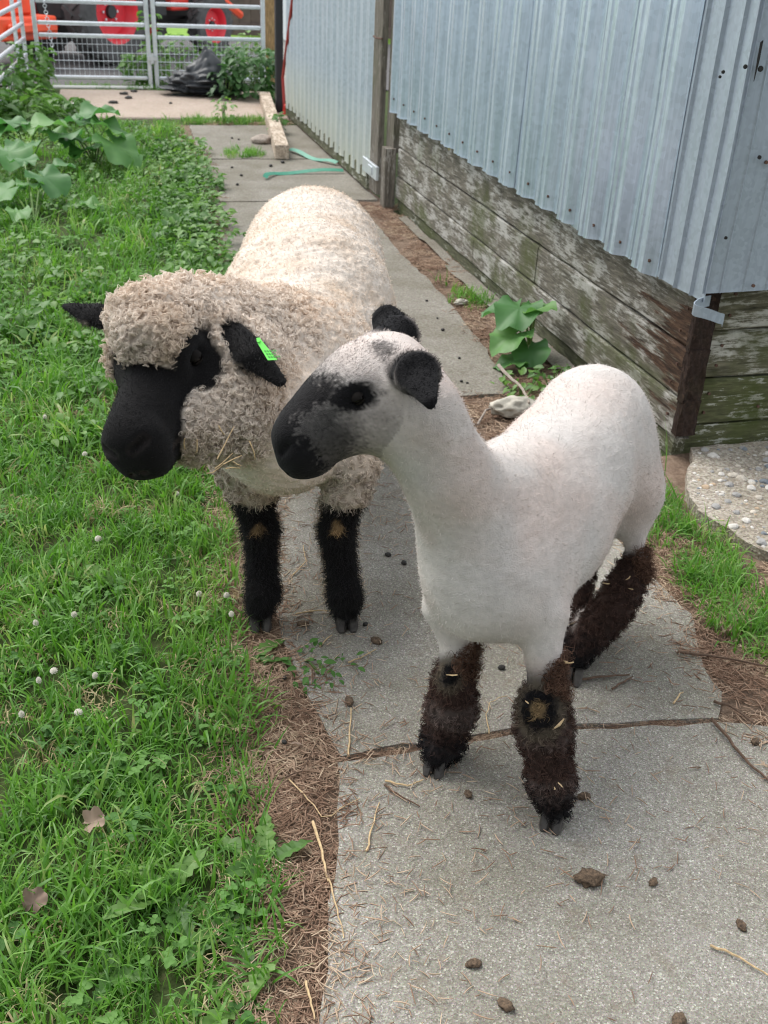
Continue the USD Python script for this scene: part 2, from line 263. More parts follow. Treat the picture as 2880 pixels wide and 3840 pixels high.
def slab(pts, m, seed):
    p = sg.Polygon(pts).segmentize(.05); c = np.array(p.exterior.coords)[:-1]
    c += .009*(np.stack([meshkit.noise(np.c_[c*14, c[:, :1]*0], seed+k) for k in (0, 9)], 1)-.5)*2
    inn = np.array(sg.Polygon(c).buffer(-.006).exterior.coords)
    top = trimesh.creation.extrude_polygon(sg.Polygon(c).buffer(0), .055, engine='earcut'); top.apply_translation([0, 0, -.055])
    return mk('slab', top, m, path)
slab([(lx(.5), .5), (lx(.98), .98), (lx(1.26), 1.26), (.37, 1.556), (.8, 1.556), (1.28, 1.492), (1.5, 1.40), (1.5, .5)], M['concrete'], 1)
slab([(.378, 1.578), (.8, 1.574), (1.24, 1.514), (1.30, 1.60), (1.31, 1.70), (1.39, 1.90), (1.365, 2.06), (1.37, 2.5), (1.33, 2.93), (.40, 2.93), (.33, 2.2), (.33, 1.9)], M['concrete'], 2)
slab([(lx(3.4), 3.41), (1.46, 3.39), (1.52, 3.9), (1.56, 4.6), (1.55, 5.4), (1.60, 6.64), (lx(6.64), 6.64)], M['concrete_far'], 3)
slab([(lx(6.67), 6.67), (1.74, 6.665), (1.74, 8.04), (lx(8.0), 8.05)], M['concrete_far'], 4)
slab([(lx(8.07), 8.075), (1.74, 8.065), (1.74, 9.62), (lx(9.6), 9.62)], M['concrete_far'], 5)
mk('far_slab', box((-.35, 10.02, -.06), (1.76, 11.85, .002), .01), M['patio'], kind='structure', label='pale sandy concrete slab in front of the metal gates', cat='pavement')
mk('gravel_yard', sheet([(-14, 12.15), (14, 12.15), (14, 17.6), (3, 17.9), (0, 18.4), (-3, 18.2), (-14, 18)], -.006), M['gravel'], kind='structure', label='dark gravel yard beyond the gates', cat='yard')
mk('meadow', sheet([(-80, 17.0), (80, 17.0), (80, 300), (-80, 300)], -.014), M['meadow'], kind='structure', label='bright green mown grass beyond the gravel yard', cat='meadow')
# broken coarse concrete by the corner
pad = thing('concrete_pad', 'coarse broken concrete with big pebbles beside the shed corner', 'concrete slab')
PADP = sg.Polygon([(1.77, 2.62), (1.70, 2.50), (1.675, 2.36), (1.70, 2.25), (1.705, 2.16), (1.76, 2.08), (1.95, 1.98), (2.6, 1.75), (2.6, 2.78), (1.88, 2.78), (1.83, 2.68)])
c = np.array(PADP.segmentize(.03).exterior.coords)[:-1]; c += .02*(np.stack([meshkit.noise(np.c_[c*25, c[:, :1]*0], 31+k) for k in (0, 1)], 1)-.5)
pm = trimesh.creation.extrude_polygon(sg.Polygon(c), .075, engine='earcut'); pm.apply_translation([0, 0, -.05])
mk('concrete_body', pm, M['pad'], pad)
r2 = np.random.default_rng(5); kpeb = 0
shapes = [trimesh.convex.convex_hull(blob(s, 1, 1, .8, .55, .3, 1.3, 1).vertices) for s in range(6)]
for _ in range(900):
    x, y = r2.uniform(1.66, 2.35), r2.uniform(1.8, 2.75)
    if not PADP.buffer(-.01).contains(sg.Point(x, y)): continue
    s = shapes[r2.integers(6)].copy(); rr = .005+.014*r2.random()**1.8
    s.apply_scale(rr); s = turn(s, r2.uniform(0, 6.28), (x, y, .024+.15*rr))
    mk('pebble', s, PEB[r2.choice(5, p=[.3, .25, .1, .13, .22])], pad); kpeb += 1
    if kpeb >= 300: break
# ------------------------------------------------------------------ shed
fb_ = lambda p, s: .6*meshkit.noise(p, s)+.4*meshkit.noise(p*2.3, s+7)
shed = thing('shed', 'long shed with rusty ribbed metal cladding above weathered grey boards', 'shed', (0, 0, 0))
def board(axis, a0, a1, lo, hi, m, seed, parent, bev=.006, warp=.004, name='board', rag=0):
    """plank along axis from a0 to a1 with section lo..hi in the two other axes, slightly wavy, rounded edges"""
    n = max(3, int((a1-a0)/.09)); t = np.linspace(a0, a1, n)
    (u0, w0), (u1, w1) = lo, hi; b = bev
    prof = np.array([(u0, w0+b), (u0, w1-b), (u0+b, w1), (u1-b, w1), (u1, w1-b), (u1, w0+b), (u1-b, w0), (u0+b, w0)])
    V = np.zeros((n, 8, 3)); o = [i for i in range(3) if i != 'xyz'.index(axis)]
    V[..., 'xyz'.index(axis)] = t[:, None]
    for j in range(8):
        nz = [meshkit.noise(np.c_[t*2.3, t*0+seed*1.7, t*0+k*5+j*.15], seed) for k in (0, 1)]
        nf = meshkit.noise(np.c_[t*11, t*0+seed, t*0+j], seed+3)
        V[:, j, o[0]] = prof[j, 0] + warp*(nz[0]-.5)*2 + .0016*(nf-.5)
        V[:, j, o[1]] = prof[j, 1] + warp*.6*(nz[1]-.5)*2 + .004*(nf-.5)
    if rag: V[0, :, 'xyz'.index(axis)] += rag*np.random.default_rng(seed).uniform(-1, 1, 8)
    F = []
    for i in range(n-1):
        for j in range(8):
            k = (j+1) % 8; F.append([i*8+j, (i+1)*8+j, (i+1)*8+k, i*8+k])
    F = np.array(F); F = np.vstack([F[:, [0, 1, 2]], F[:, [0, 2, 3]]])
    caps = [[0, j, j+1] for j in range(1, 7)] + [[(n-1)*8, (n-1)*8+j+1, (n-1)*8+j] for j in range(1, 7)]
    mm = trimesh.Trimesh(V.reshape(-1, 3), np.vstack([F, caps]), process=False); trimesh.repair.fix_normals(mm)
    return mk(name, mm, m, parent, smooth=30)
for i, (z0, z1) in enumerate(((.062, .196), (.202, .368), (.374, .60))):
    js = [2.782+.008*i, (4.9, 4.1, 5.6)[i], 6.42]
    for j in range(2): board('y', js[j]+.003*j, js[j+1], (1.80+.004*i, z0), (1.862, z1), M['board_left'], 11+3*i+j, shed, .007, .004, rag=.012 if j == 0 else 0)
board('y', 2.80, 6.42, (1.815, -.03), (1.862, .056), M['board_low'], 31, shed)
for i, (z0, z1) in enumerate(((-.03, .084), (.088, .253), (.258, .424), (.43, .66))):
    board('x', 1.868, 3.4, (2.815+.004*((i*7) % 3), z0), (2.865, z1), M['board_right_low'] if i < 2 else M['board_right'], 41+i, shed, .008, .004, rag=.006)
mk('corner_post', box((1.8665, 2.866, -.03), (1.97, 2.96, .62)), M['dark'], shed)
for i, (z0, z1) in enumerate(((.09, .195), (.21, .37), (.385, .57))):       # rotten ends of the long boards at the corner
    q = box((1.799-.004*i, 2.762+.006*i, z0-.012), (1.8665, 2.80, z1+.012)); q = q.subdivide().subdivide().subdivide().subdivide(); v = q.vertices
    q.vertices = v+.010*np.stack([fb_(v*[60, 60, 18], 3+k)-.5 for k in range(3)], 1)*[1, 1.6, .6]; mk('rotten_end', q, M['rotten'], shed, smooth=40)
def ribbed(axis, s0, s1, off, z0, z1, m, parent, period=.222, depth=.033, seed=0, flat=False, out=-1, lipnoise=.006, phase=0.):
    """profiled metal sheet standing on axis line off; ribs every period"""
    if flat: prof = [(0, 0), (.30, 0), (.33, .35), (.36, 0), (.80, 0), (.83, .3), (.86, 0), (1, 0)]
    else: prof = [(0, 0), (.02, 0), (.14, .72), (.20, 1), (.31, 1), (.335, .84), (.40, .84), (.425, 1), (.53, 1), (.59, .72), (.71, 0), (.82, 0), (.835, .13), (.875, .13), (.89, 0), (1, 0)]
    ss, dd = [], []
    k0 = int(math.floor((s0-phase)/period))-1
    for k in range(k0, k0+int((s1-s0)/period)+4):
        for a, b in prof[:-1]:
            s = phase+(k+a)*period
            if s0-1e-6 <= s <= s1+1e-6: ss.append(s); dd.append(b*depth)
    ss = np.r_[s0, ss, s1]; dd = np.r_[0, dd, 0]
    zz = np.r_[z0, z0+.015, np.linspace(z0+.06, z1, 14)]
    S, Z = np.meshgrid(ss, zz, indexing='ij'); Dd = np.repeat(dd[:, None], len(zz), 1)
    nz = meshkit.noise(np.stack([S*5, Z*3, 0*S+seed], -1), seed); Dd = Dd + .007*(nz-.5)
    Z[:, 0] += lipnoise*(meshkit.noise(np.stack([ss*9, 0*ss, 0*ss+seed], -1), seed+1)-.5)*2; Dd[:, 0] += .002
    def pt(o): 
        A = np.zeros(S.shape+(3,)); A[..., 'xyz'.index(axis)] = S; A[..., 1-'xyz'.index(axis)] = off+out*(Dd+o); A[..., 2] = Z; return A.reshape(-1, 3)
    n, w = S.shape; ii = np.arange(n*w).reshape(n, w); qf = np.stack([ii[:-1, :-1], ii[1:, :-1], ii[1:, 1:], ii[:-1, 1:]], -1).reshape(-1, 4)
    V = np.vstack([pt(.0012), pt(0)]); F = np.vstack([qf, qf[:, ::-1]+n*w])
    rim = np.r_[ii[:, 0], ii[-1, 1:], ii[::-1, -1][1:], ii[0, ::-1][1:-1]]; r2_ = np.roll(rim, -1)
    F = np.vstack([F, np.stack([rim, r2_, r2_+n*w, rim+n*w], 1)])
    mm = trimesh.Trimesh(V, np.vstack([F[:, [0, 1, 2]], F[:, [0, 2, 3]]]), process=False); trimesh.repair.fix_normals(mm)
    return mk('metal_sheet', mm, m, parent, smooth=24)
ys = [2.715, 3.05, 3.72, 4.39, 5.06, 5.73, 6.44]
for i in range(6):
    ribbed('y', ys[i]-(.03 if i else 0), ys[i+1], 1.772-.0016*(i % 2), .548+.006*i+(0.012 if i == 0 else 0), 2.6, M['sheet'] if i else M['sheet_dull'], shed, seed=20+i, flat=(i == 0), phase=3.09-.222*.3, period=.222 if i else .2)
xs_ = [1.762, 2.10, 2.75, 3.4]
for i in range(3): ribbed('x', xs_[i]-(.02 if i else 0), xs_[i+1], 2.722-.0016*i, .592-.004*i, 2.6, M['sheet_dull'], shed, period=.16, depth=.010, seed=40+i, flat=True, phase=1.77)
def screw(p, d):
    m = trimesh.creation.cylinder(.0055, .006, sections=8); a = trimesh.geometry.align_vectors([0, 0, 1], d); m.apply_transform(a); m.apply_translation(p); return mk('screw', m, M['rust'], shed)
for k in range(16): screw((1.772-.023, 3.09+.222*k-.04, .60+.004*k), (-1, 0, 0))
for p in ((1.93, .61), (2.05, .63), (1.88, .98), (1.99, 1.15), (1.86, 1.3), (2.02, 1.30)): screw((p[0], 2.712, p[1]), (0, -1, 0))
for i, (z0, z1) in enumerate(((.088, .253), (.258, .424), (.43, .60))):
    for k, (dx, dz) in enumerate(((.05, .3), (.055, .72), (.26, .35))): screw((1.868+dx+.01*i, 2.812, z0+(z1-z0)*dz), (0, -1, 0))
for i, z in enumerate((.13, .24, .31, .42, .50)): screw((1.797, 2.84+.02*(i % 2), z), (-1, 0, 0))
# folded metal flap and bent strap hanging at the corner
sp = np.array([W(np.array([x, y]), 'y', d_) for x, y, d_ in ((2662, 1128, 2.752), (2640, 1132, 2.73), (2612, 1142, 2.712), (2598, 1155, 2.695), (2606, 1166, 2.682), (2635, 1172, 2.680), (2668, 1182, 2.688), (2698, 1194, 2.697), (2712, 1196, 2.70), (2711, 1206, 2.712))])
tt_ = np.linspace(0, 1, 28); sp = np.stack([np.interp(tt_, np.linspace(0, 1, len(sp)), sp[:, k]) for k in range(3)], 1); sp[1:-1] = (sp[:-2]+sp[1:-1]*2+sp[2:])/4
def ribbon(pts, up, w, th=.0015):
    pts = np.asarray(pts); t = np.gradient(pts, axis=0); t /= np.linalg.norm(t, axis=1, keepdims=True); up = np.broadcast_to(np.array(up, float), pts.shape); n = np.cross(t, up); n /= np.linalg.norm(n, axis=1, keepdims=True)
    R_ = [pts-up*w/2-n*th, pts+up*w/2-n*th, pts+up*w/2+n*th, pts-up*w/2+n*th]; V = np.stack(R_, 1).reshape(-1, 3); F = []
    for i in range(len(pts)-1):
        for j in range(4): k = (j+1) % 4; F += [[i*4+j, (i+1)*4+j, (i+1)*4+k], [i*4+j, (i+1)*4+k, i*4+k]]
    e = (len(pts)-1)*4; F += [[0, 1, 2], [0, 2, 3], [e, e+2, e+1], [e, e+3, e+2]]
    m = trimesh.Trimesh(V, F, process=False); trimesh.repair.fix_normals(m); return m
mk('metal_strap', ribbon(sp, (0, 0, 1), .034), M['sheet_dull'], shed, label='bent galvanised strap curling off the shed corner')
for k, (x, y, r_) in enumerate(((2795, 250, .006), (2852, 258, .008), (2712, 270, .005), (2700, 288, .004), (2848, 590, .006), (2722, 892, .005))):
    c_ = W(np.array([x, y]), 'y', 2.7085); c2 = trimesh.creation.cylinder(r_, .004, sections=10); c2.apply_transform(trimesh.geometry.align_vectors([0, 0, 1], [0, -1, 0])); c2.apply_translation(c_); mk('nail_hole', c2, M['dark'], shed)
c_ = W(np.array([2842, 225]), 'y', 2.7085); mk('tear', turn(trimesh.convex.convex_hull(np.array([(0, 0, -.055), (.004, 0, .0), (.003, 0, .05), (-.004, 0, .045), (-.003, 0, 0), (0, -.003, -.055), (.004, -.003, 0), (.003, -.003, .05), (-.004, -.003, .045)])), 0, c_), M['dark'], shed)
mk('kerb_strip', bumpy([(1.715, 3.6), (1.80, 3.5), (1.80, 6.2), (1.74, 6.1)], .006, .03, .008, 5), M['concrete_far'], smooth=True, kind='structure', label='crumbling pale concrete ledge at the foot of the shed boards', cat='kerb')
# sliding door in the long wall
door = thing('door', parent=shed)
dz = [6.86, 7.55, 8.22, 8.9, 9.55, 10.15]
for i in range(5): ribbed('y', dz[i]-(.03 if i else 0), dz[i+1], 1.742-.0015*(i % 2), .085+.003*i, 2.5, M['sheet_door'], door, seed=70+i, period=.18, depth=.024, phase=6.9, lipnoise=.014)
board('y', 6.90, 10.15, (1.728, .012), (1.775, .14), M['board_low'], 81, door, name='bottom_rail')
board('z', .03, 2.5, (1.735, 6.66), (1.775, 6.87), M['post_wood'], 82, door, name='stile')
board('z', .33, 2.5, (1.782, 6.46), (1.86, 6.64), M['post_wood'], 83, shed, name='door_jamb')
board('z', -.03, .36, (1.725, 6.43), (1.80, 6.53), M['post_wood'], 84, shed, name='short_post')
mk('latch', cat(box((1.712, 6.60, .13), (1.732, 6.98, .22), .004), box((1.705, 6.70, .15), (1.713, 6.80, .20), .002)), M['tube_steel'], door)
mk('hook', tube([(1.73, 6.64, .97), (1.715, 6.72, .965), (1.715, 6.80, .97)], .006), M['rust'], door)
# farther wall: pale sheet above white boards
ribbed('y', 10.2, 10.85, 1.80, .62, 2.4, M['white_metal'], shed, period=.3, depth=.008, seed=90, flat=True)
for i in range(4): board('y', 10.2, 10.85, (1.815, -.03+.165*i), (1.86, .130+.165*i), M['siding'], 91+i, shed)
# ------------------------------------------------------------------ posts, rods, lumber by the door
mk('steel_post', box((1.675, 10.36, -.03), (1.745, 10.44, 2.3), .006), M['black_steel'], label='tall black square steel post beside the shed wall', cat='post')
rod = thing('red_pole', 'thin dark red pole leaning on the shed behind the black post', 'pole')
mk('shaft', tube([(1.735, 10.25, .05), (1.72, 10.25, .33), (1.715, 9.70, 1.01), (1.70, 9.2, 1.65)], .014, 8), M['red_rod'], rod)
mk('foot', box((1.725, 10.18, -.02), (1.775, 10.30, .10), .012), M['red_paint'], rod)
mk('timber_post', box((1.90, 12.50, -.03), (2.03, 12.62, 2.4), .008), M['tan_wood'], label='tan square timber post right of the gates', cat='post')
lumber = thing('timber_beam', 'pale square timber beam lying on the slabs by the shed door', 'beam')
ca, cb = np.array([1.339, 8.03, .055]), np.array([1.66, 11.0, .058]); dv = cb-ca; an = math.atan2(-dv[0], dv[1])
bm = box((-.052, 0, -.052), (.052, np.linalg.norm(dv), .052), .004); mk('beam', turn(bm, an, ca), M['lumber'], lumber)
b2 = blob(3, .075, 1.2, 1.0, .6, .25); b2.apply_translation([1.29, 8.75, .02]); mk('rock', b2, M['pale_twig'], smooth=True, label='small mossy rock against the timber beam', cat='rock')
for pts, l in (([(1.453, 8.364), (1.53, 8.12), (1.62, 7.93), (1.715, 7.79)], 'green strap end running from the timber beam to the shed door'), ([(1.095, 7.296), (1.12, 7.36), (1.189, 7.456), (1.33, 7.49), (1.50, 7.50), (1.70, 7.503)], 'longer green strap lying across the slab towards the door')):
    p = np.array(pts); tt = np.linspace(0, 1, 14); pp = np.stack([np.interp(tt, np.linspace(0, 1, len(p)), p[:, k]) for k in (0, 1)], 1)
    d = np.gradient(pp, axis=0); d /= np.linalg.norm(d, axis=1, keepdims=True); nrm = np.c_[-d[:, 1], d[:, 0], np.full(len(d), .45)]; nrm /= np.linalg.norm(nrm, axis=1, keepdims=True)
    mk('strap', ribbon(np.c_[pp, .018+.01*np.sin(tt*9)], nrm, .036, .001), M['strap'], label=l, cat='strap')
# ------------------------------------------------------------------ spruces behind the viewpoint: they drop the needles and take the sky on that side
M['spruce'] = leafmat('spruce_needles', [(0, (.012, .028, .012)), (.6, (.028, .055, .022)), (1, (.05, .085, .035))], .6, .15)
M['bark'] = plain('spruce_bark', (.07, .05, .04), .9, .4, 25)
def spruce(x, y, h_, r_, seed, label):
    t = thing('spruce_tree', label, 'tree', (x, y, -.03)); r = np.random.default_rng(seed); V = []; F = []
    mk('trunk', tube([(0, 0, 0), (.03, 0, h_*.5), (0, 0, h_*.98)], [.22, .14, .02], 9), M['bark'], t)
    for k in range(2600):
        u = 1-math.sqrt(r.random()); z = h_*(.10+.9*u); a = r.uniform(0, 6.28); q = r_*(1-u)*r.uniform(.35, 1.0)**.5*(1+.25*math.sin(a*5+z*2)); L_ = r.uniform(.35, .7); w = L_*.28
        d = np.array([math.cos(a), math.sin(a), -.45+r.normal()*.2]); d /= np.linalg.norm(d); s_ = np.array([-math.sin(a), math.cos(a), r.normal()*.4]); c_ = np.array([q*math.cos(a), q*math.sin(a), z]); n0 = len(V)
        V += [c_-d*L_*.5, c_+s_*w-d*.1*L_, c_+d*L_*.5, c_-s_*w-d*.1*L_]; F += [[n0, n0+1, n0+2], [n0, n0+2, n0+3]]
    mk('crown', (np.array(V), np.array(F)), M['spruce'], t)
for k, (x, y, h_, r_, l) in enumerate(((-3.6, -4.2, 9.5, 2.4, 'left of the dark spruce trees standing behind the viewpoint'), (.4, -4.6, 10.5, 2.6, 'middle one of the dark spruce trees standing behind the viewpoint'), (4.4, -4.0, 9., 2.5, 'right of the dark spruce trees standing behind the viewpoint'))): spruce(x, y, h_, r_, 700+k, l)
# ------------------------------------------------------------------ gates
def gate(x0, x1, y, label, mesh=True):
    g = thing('gate', label, 'gate', (0, 0, 0))
    for x in (x0, x1): mk('post', box((x-.022, y-.022, -.02), (x+.022, y+.022, 1.45), .006), M['tube_steel'], g)
    for z in (.10, .50, .615, .815, 1.02, 1.25, 1.42): mk('rail', box((x0+.024, y-.017, z-.020), (x1-.024, y+.017, z+.020), .010), M['tube_steel'], g)
    if mesh:
        for z in (.18, .26, .34, .42): mk('wire', tube([(x0+.02, y+.022, z), (x1-.02, y+.022, z)], .003, 5), M['tube_steel'], g)
        for x in np.arange(x0+.05, x1-.02, .05): mk('wire', tube([(x, y+.028, .12), (x, y+.028, .49)], .0022, 4), M['tube_steel'], g)
    return g
gA = gate(-.535, .585, 12.0, 'left of the two tubular metal gates, with wire mesh at the bottom')
mk('hinge', cat(box((.565, 11.95, .28), (.66, 11.98, .32)), box((.60, 11.94, .25), (.63, 11.98, .35))), M['tube_steel'], gA)
gate(.655, 1.80, 12.0, 'right of the two tubular metal gates, behind the black plastic')
mk('ground_pipe', tube([(-.42, 11.93, .012), (.60, 11.95, .012)], .017, 8), M['paper'], label='white pipe lying on the ground under the left gate', cat='pipe')
ch = thing('chain', 'steel chain hanging on the left gate', 'chain')
for k in range(22):
    tor = trimesh.creation.torus(.017, .004, 10, 6) if hasattr(trimesh.creation, 'torus') else trimesh.creation.annulus(.012, .02, .006)
    tor.apply_transform(trimesh.transformations.rotation_matrix(np.pi/2, [1, 0, 0])); tor.apply_transform(trimesh.transformations.rotation_matrix(np.pi/2*(k % 2), [0, 0, 1])); tor.apply_translation([-.43+.004*k*.6, 11.955, .95-.03*k]); mk('link', tor, M['tube_steel'], ch)
pn = thing('corral_panel', 'galvanised corral panel slanting in from the left edge', 'fence panel')
p0, p1 = np.array([-.66, 12.05]), np.array([-.84, 9.3])
for p in (p0, (p0*.985+p1*.015)+[-.07, 0], p1): mk('post', tube([(p[0], p[1], -.02), (p[0], p[1], 1.45)], .021, 10), M['tube_steel'], pn)
for z in (.16, .30, .455, .595, .78, 1.0, 1.25): mk('rail', tube([(*p0, z), (*p1, z)], .021, 10), M['tube_steel'], pn)
# ------------------------------------------------------------------ tractor behind the gates
tr = thing('tractor', 'orange red tractor with red wheel rims parked behind the gates', 'tractor', (.235, 14.25, 0), math.radians(-45))   # local +y runs from rear to front axle
def lathe(prof, n=36):
    m = trimesh.creation.revolve(np.array(prof, float), sections=n); return m
def wheel(R_, w, loc, out):
    tp = [(R_*.60, -w*.46), (R_*.72, -w*.50), (R_*.92, -w*.47), (R_*.985, -w*.36), (R_*.985, w*.36), (R_*.92, w*.47), (R_*.72, w*.50), (R_*.60, w*.46), (R_*.58, 0), (R_*.60, -w*.46)]
    T = trimesh.transformations.rotation_matrix(np.pi/2*out, [0, 1, 0])
    ty = lathe(tp, 40); lugs = []
    for k in range(22):
        for s in (-1, 1):
            b = box((-.018, -.022, 0), (.018, .022, w*.48)); b.apply_transform(trimesh.transformations.rotation_matrix(.65*s, [1, 0, 0])); b.apply_translation([R_*.985, 0, .0])
            if s < 0: b.apply_transform(trimesh.transformations.rotation_matrix(np.pi, [1, 0, 0]))
            b.apply_transform(trimesh.transformations.rotation_matrix(2*np.pi*(k+.25*s)/22, [0, 0, 1])); lugs.append(b)
    ty = cat(ty, *lugs); rim = lathe([(0, w*.10), (R_*.20, w*.10), (R_*.24, w*.06), (R_*.44, w*.08), (R_*.50, w*.30), (R_*.56, w*.42), (R_*.61, w*.46), (R_*.61, -w*.4), (R_*.5, -w*.1), (0, -w*.1)], 32)
    hub = lathe([(0, w*.22), (R_*.12, w*.22), (R_*.13, w*.09), (0, w*.09)], 16); bolts = []
    for k in range(8):
        c_ = trimesh.creation.cylinder(R_*.025, .03, sections=6); c_.apply_translation([R_*.2*math.cos(k*np.pi/4), R_*.2*math.sin(k*np.pi/4), w*.10]); bolts.append(c_)
    wt = mk('wheel', None, None, tr) if False else thing('wheel', parent=tr)
    for nm, m_, mm in (('tyre', ty, M['tyre']), ('rim', rim, M['red_rim']), ('hub', hub, M['engine']), ('wheel_bolts', cat(*bolts), M['tube_steel'])):
        m_ = m_.copy(); m_.apply_transform(T); m_.apply_translation(loc); mk(nm, m_, mm, wt, smooth=35)
for s in (1, -1):
    wheel(.60, .36, (.0 if s > 0 else -1.25, 0, .59), s)
    wheel(.385, .22, (-.02 if s > 0 else -1.2, 1.98, .375), s)
mk('chassis', cat(box((-.85, -.35, .42), (-.40, 2.25, .80), .04), box((-.95, -.3, .5), (-.3, .35, .95), .05), box((-1.1, 1.9, .33), (-.12, 2.06, .45), .03)), M['engine'], tr)
mk('hood', box((-.92, .9, .80), (-.33, 2.45, 1.35), .12), M['orange_paint'], tr)
mk('fender', box((-.45, -.6, 1.15), (.10, .55, 1.22), .03), M['orange_paint'], tr); mk('fender', box((-1.35, -.6, 1.15), (-.80, .55, 1.22), .03), M['orange_paint'], tr)
mk('step', box((-.42, .62, .38), (-.15, .95, .42), .01), M['engine'], tr); mk('side_tank', box((-.36, .65, .45), (-.2, 1.35, .72), .05), M['engine'], tr)
mk('loader_arm', tube([(-.28, .75, 1.3), (-.22, 1.9, .95), (-.2, 2.9, .45)], .055, 6), M['orange_paint'], tr); mk('loader_bracket', box((-.30, 1.35, .55), (-.14, 1.7, .98), .02), M['red_paint'], tr)
# red implement on the rear hitch
imp = cat(box((-1.15, -1.62, .32), (-.05, -.78, .56), .02), box((-1.05, -1.45, .56), (-.25, -.95, .82), .03), box((-.05, -1.55, .40), (.03, -.85, .50), .02))
mk('rear_implement', imp, M['orange_paint'], tr); mk('hitch', cat(box((-.8, -.85, .42), (-.72, -.3, .5)), box((-.5, -.85, .42), (-.42, -.3, .5)), tube([(-.6, -.8, .9), (-.6, -.3, .85)], .03, 6)), M['engine'], tr)
barn = thing('barn', 'dark brown boarded barn wall far behind the tractor', 'barn')
for k in range(22): mk('wall_board', box((2.25+.2*k, 19.0+.006*(k % 3), -.03), (2.445+.2*k, 19.05, 3.0), .004), M['brown_wall'], barn)
mk('base_beam', box((2.25, 18.96, -.03), (6.7, 19.0, .16), .01), M['brown_wall'], barn)
# ------------------------------------------------------------------ the two sheep: implicit bodies
# ---------- implicit surfaces ----------
class Vol:
    def __init__(s, lo, hi, h):
        s.lo=np.array(lo,float); s.h=h
        s.n=np.ceil((np.array(hi)-s.lo)/h).astype(int)+1
        s.d=np.full(s.n,0.5,np.float32); s.pr=[]; s.cur='trunk'
    def _sl(s,lo,hi):
        a=np.clip(np.floor((lo-s.lo)/s.h).astype(int),0,s.n); b=np.clip(np.ceil((hi-s.lo)/s.h).astype(int)+1,0,s.n)
        sl=tuple(slice(x,y) for x,y in zip(a,b))
        ax=[(s.lo[i]+s.h*np.arange(a[i],b[i])).astype(np.float32) for i in range(3)]
        return sl,np.meshgrid(*ax,indexing='ij',sparse=True)
    def cone(s,a,b,ra,rb,k=.03,flat=None,sub=False):
        """tapered bone; flat=(axis, factor) squeezes the section along an axis"""
        a=np.array(a,np.float32); b=np.array(b,np.float32)
        if not sub: s.pr.append((s.cur,a.astype(float),b.astype(float),ra,rb))
        m=max(ra,rb)+k+2.5*s.h
        sl,(X,Y,Z)=s._sl(np.minimum(a,b)-m,np.maximum(a,b)+m)
        e=b-a; L=float(e@e)+1e-12
        x,y,z=X-a[0],Y-a[1],Z-a[2]
        t=np.clip((x*e[0]+y*e[1]+z*e[2])/L,0,1)
        qx,qy,qz=x-t*e[0],y-t*e[1],z-t*e[2]
        if flat is not None:
            n=np.array(flat[0],float); n/=np.linalg.norm(n); g=1/flat[1]-1
            w=(qx*n[0]+qy*n[1]+qz*n[2])*g
            qx,qy,qz=qx+w*n[0],qy+w*n[1],qz+w*n[2]
        d=np.sqrt(qx*qx+qy*qy+qz*qz)-(ra+t*(rb-ra))
        D=s.d[sl]
        if sub:
            d=-d; h=np.clip(.5-.5*(d-D)/k,0,1); s.d[sl]=d+(D-d)*h+k*h*(1-h)
        else:
            h=np.clip(.5+.5*(d-D)/k,0,1); s.d[sl]=d+(D-d)*h-k*h*(1-h)
    def mesh(s):
        D=s.d; inside=D<0
        n=np.array(D.shape)
        acc=np.zeros(tuple(n-1)+(3,),np.float32); cnt=np.zeros(tuple(n-1),np.float32)
        core=tuple(slice(0,m-1) for m in n)
        for ax in range(3):
            i0=[slice(None)]*3; i1=[slice(None)]*3; i0[ax]=slice(0,-1); i1[ax]=slice(1,None)
            A,B=D[tuple(i0)],D[tuple(i1)]
            idx=np.argwhere((A<0)!=(B<0))
            a=A[tuple(idx.T)]; b=B[tuple(idx.T)]; t=a/(a-b)
            p=idx.astype(np.float32); p[:,ax]+=t
            o=[i for i in range(3) if i!=ax]
            for du in (0,1):
                for dv in (0,1):
                    c=idx.copy(); c[:,o[0]]-=du; c[:,o[1]]-=dv
                    ok=((c>=0)&(c<n-1)).all(1)
                    np.add.at(acc,tuple(c[ok].T),p[ok]); np.add.at(cnt,tuple(c[ok].T),1)
        cells=np.argwhere(cnt>0); vid=np.full(cnt.shape,-1,np.int64); vid[tuple(cells.T)]=np.arange(len(cells))
        V=acc[tuple(cells.T)]/cnt[tuple(cells.T)][:,None]*s.h+s.lo
        F=[]
        for ax in range(3):
            i0=[slice(None)]*3; i1=[slice(None)]*3; i0[ax]=slice(0,-1); i1[ax]=slice(1,None)
            A,B=D[tuple(i0)],D[tuple(i1)]
            idx=np.argwhere((A<0)!=(B<0)); o=[(ax+1)%3,(ax+2)%3]
            idx=idx[(idx[:,o[0]]>0)&(idx[:,o[1]]>0)&(idx[:,o[0]]<n[o[0]]-1)&(idx[:,o[1]]<n[o[1]]-1)]
            neg=A[tuple(idx.T)]<0
            q=[]
            for du,dv in ((0,0),(1,0),(1,1),(0,1)):
                c=idx.copy(); c[:,o[0]]-=du; c[:,o[1]]-=dv; q.append(vid[tuple(c.T)])
            q=np.stack(q,1); q[~neg]=q[~neg][:,::-1]; F.append(q)
        F=np.vstack(F); F=F[(F>=0).all(1)]
        return V.astype(float),np.vstack([F[:,[0,1,2]],F[:,[0,2,3]]])
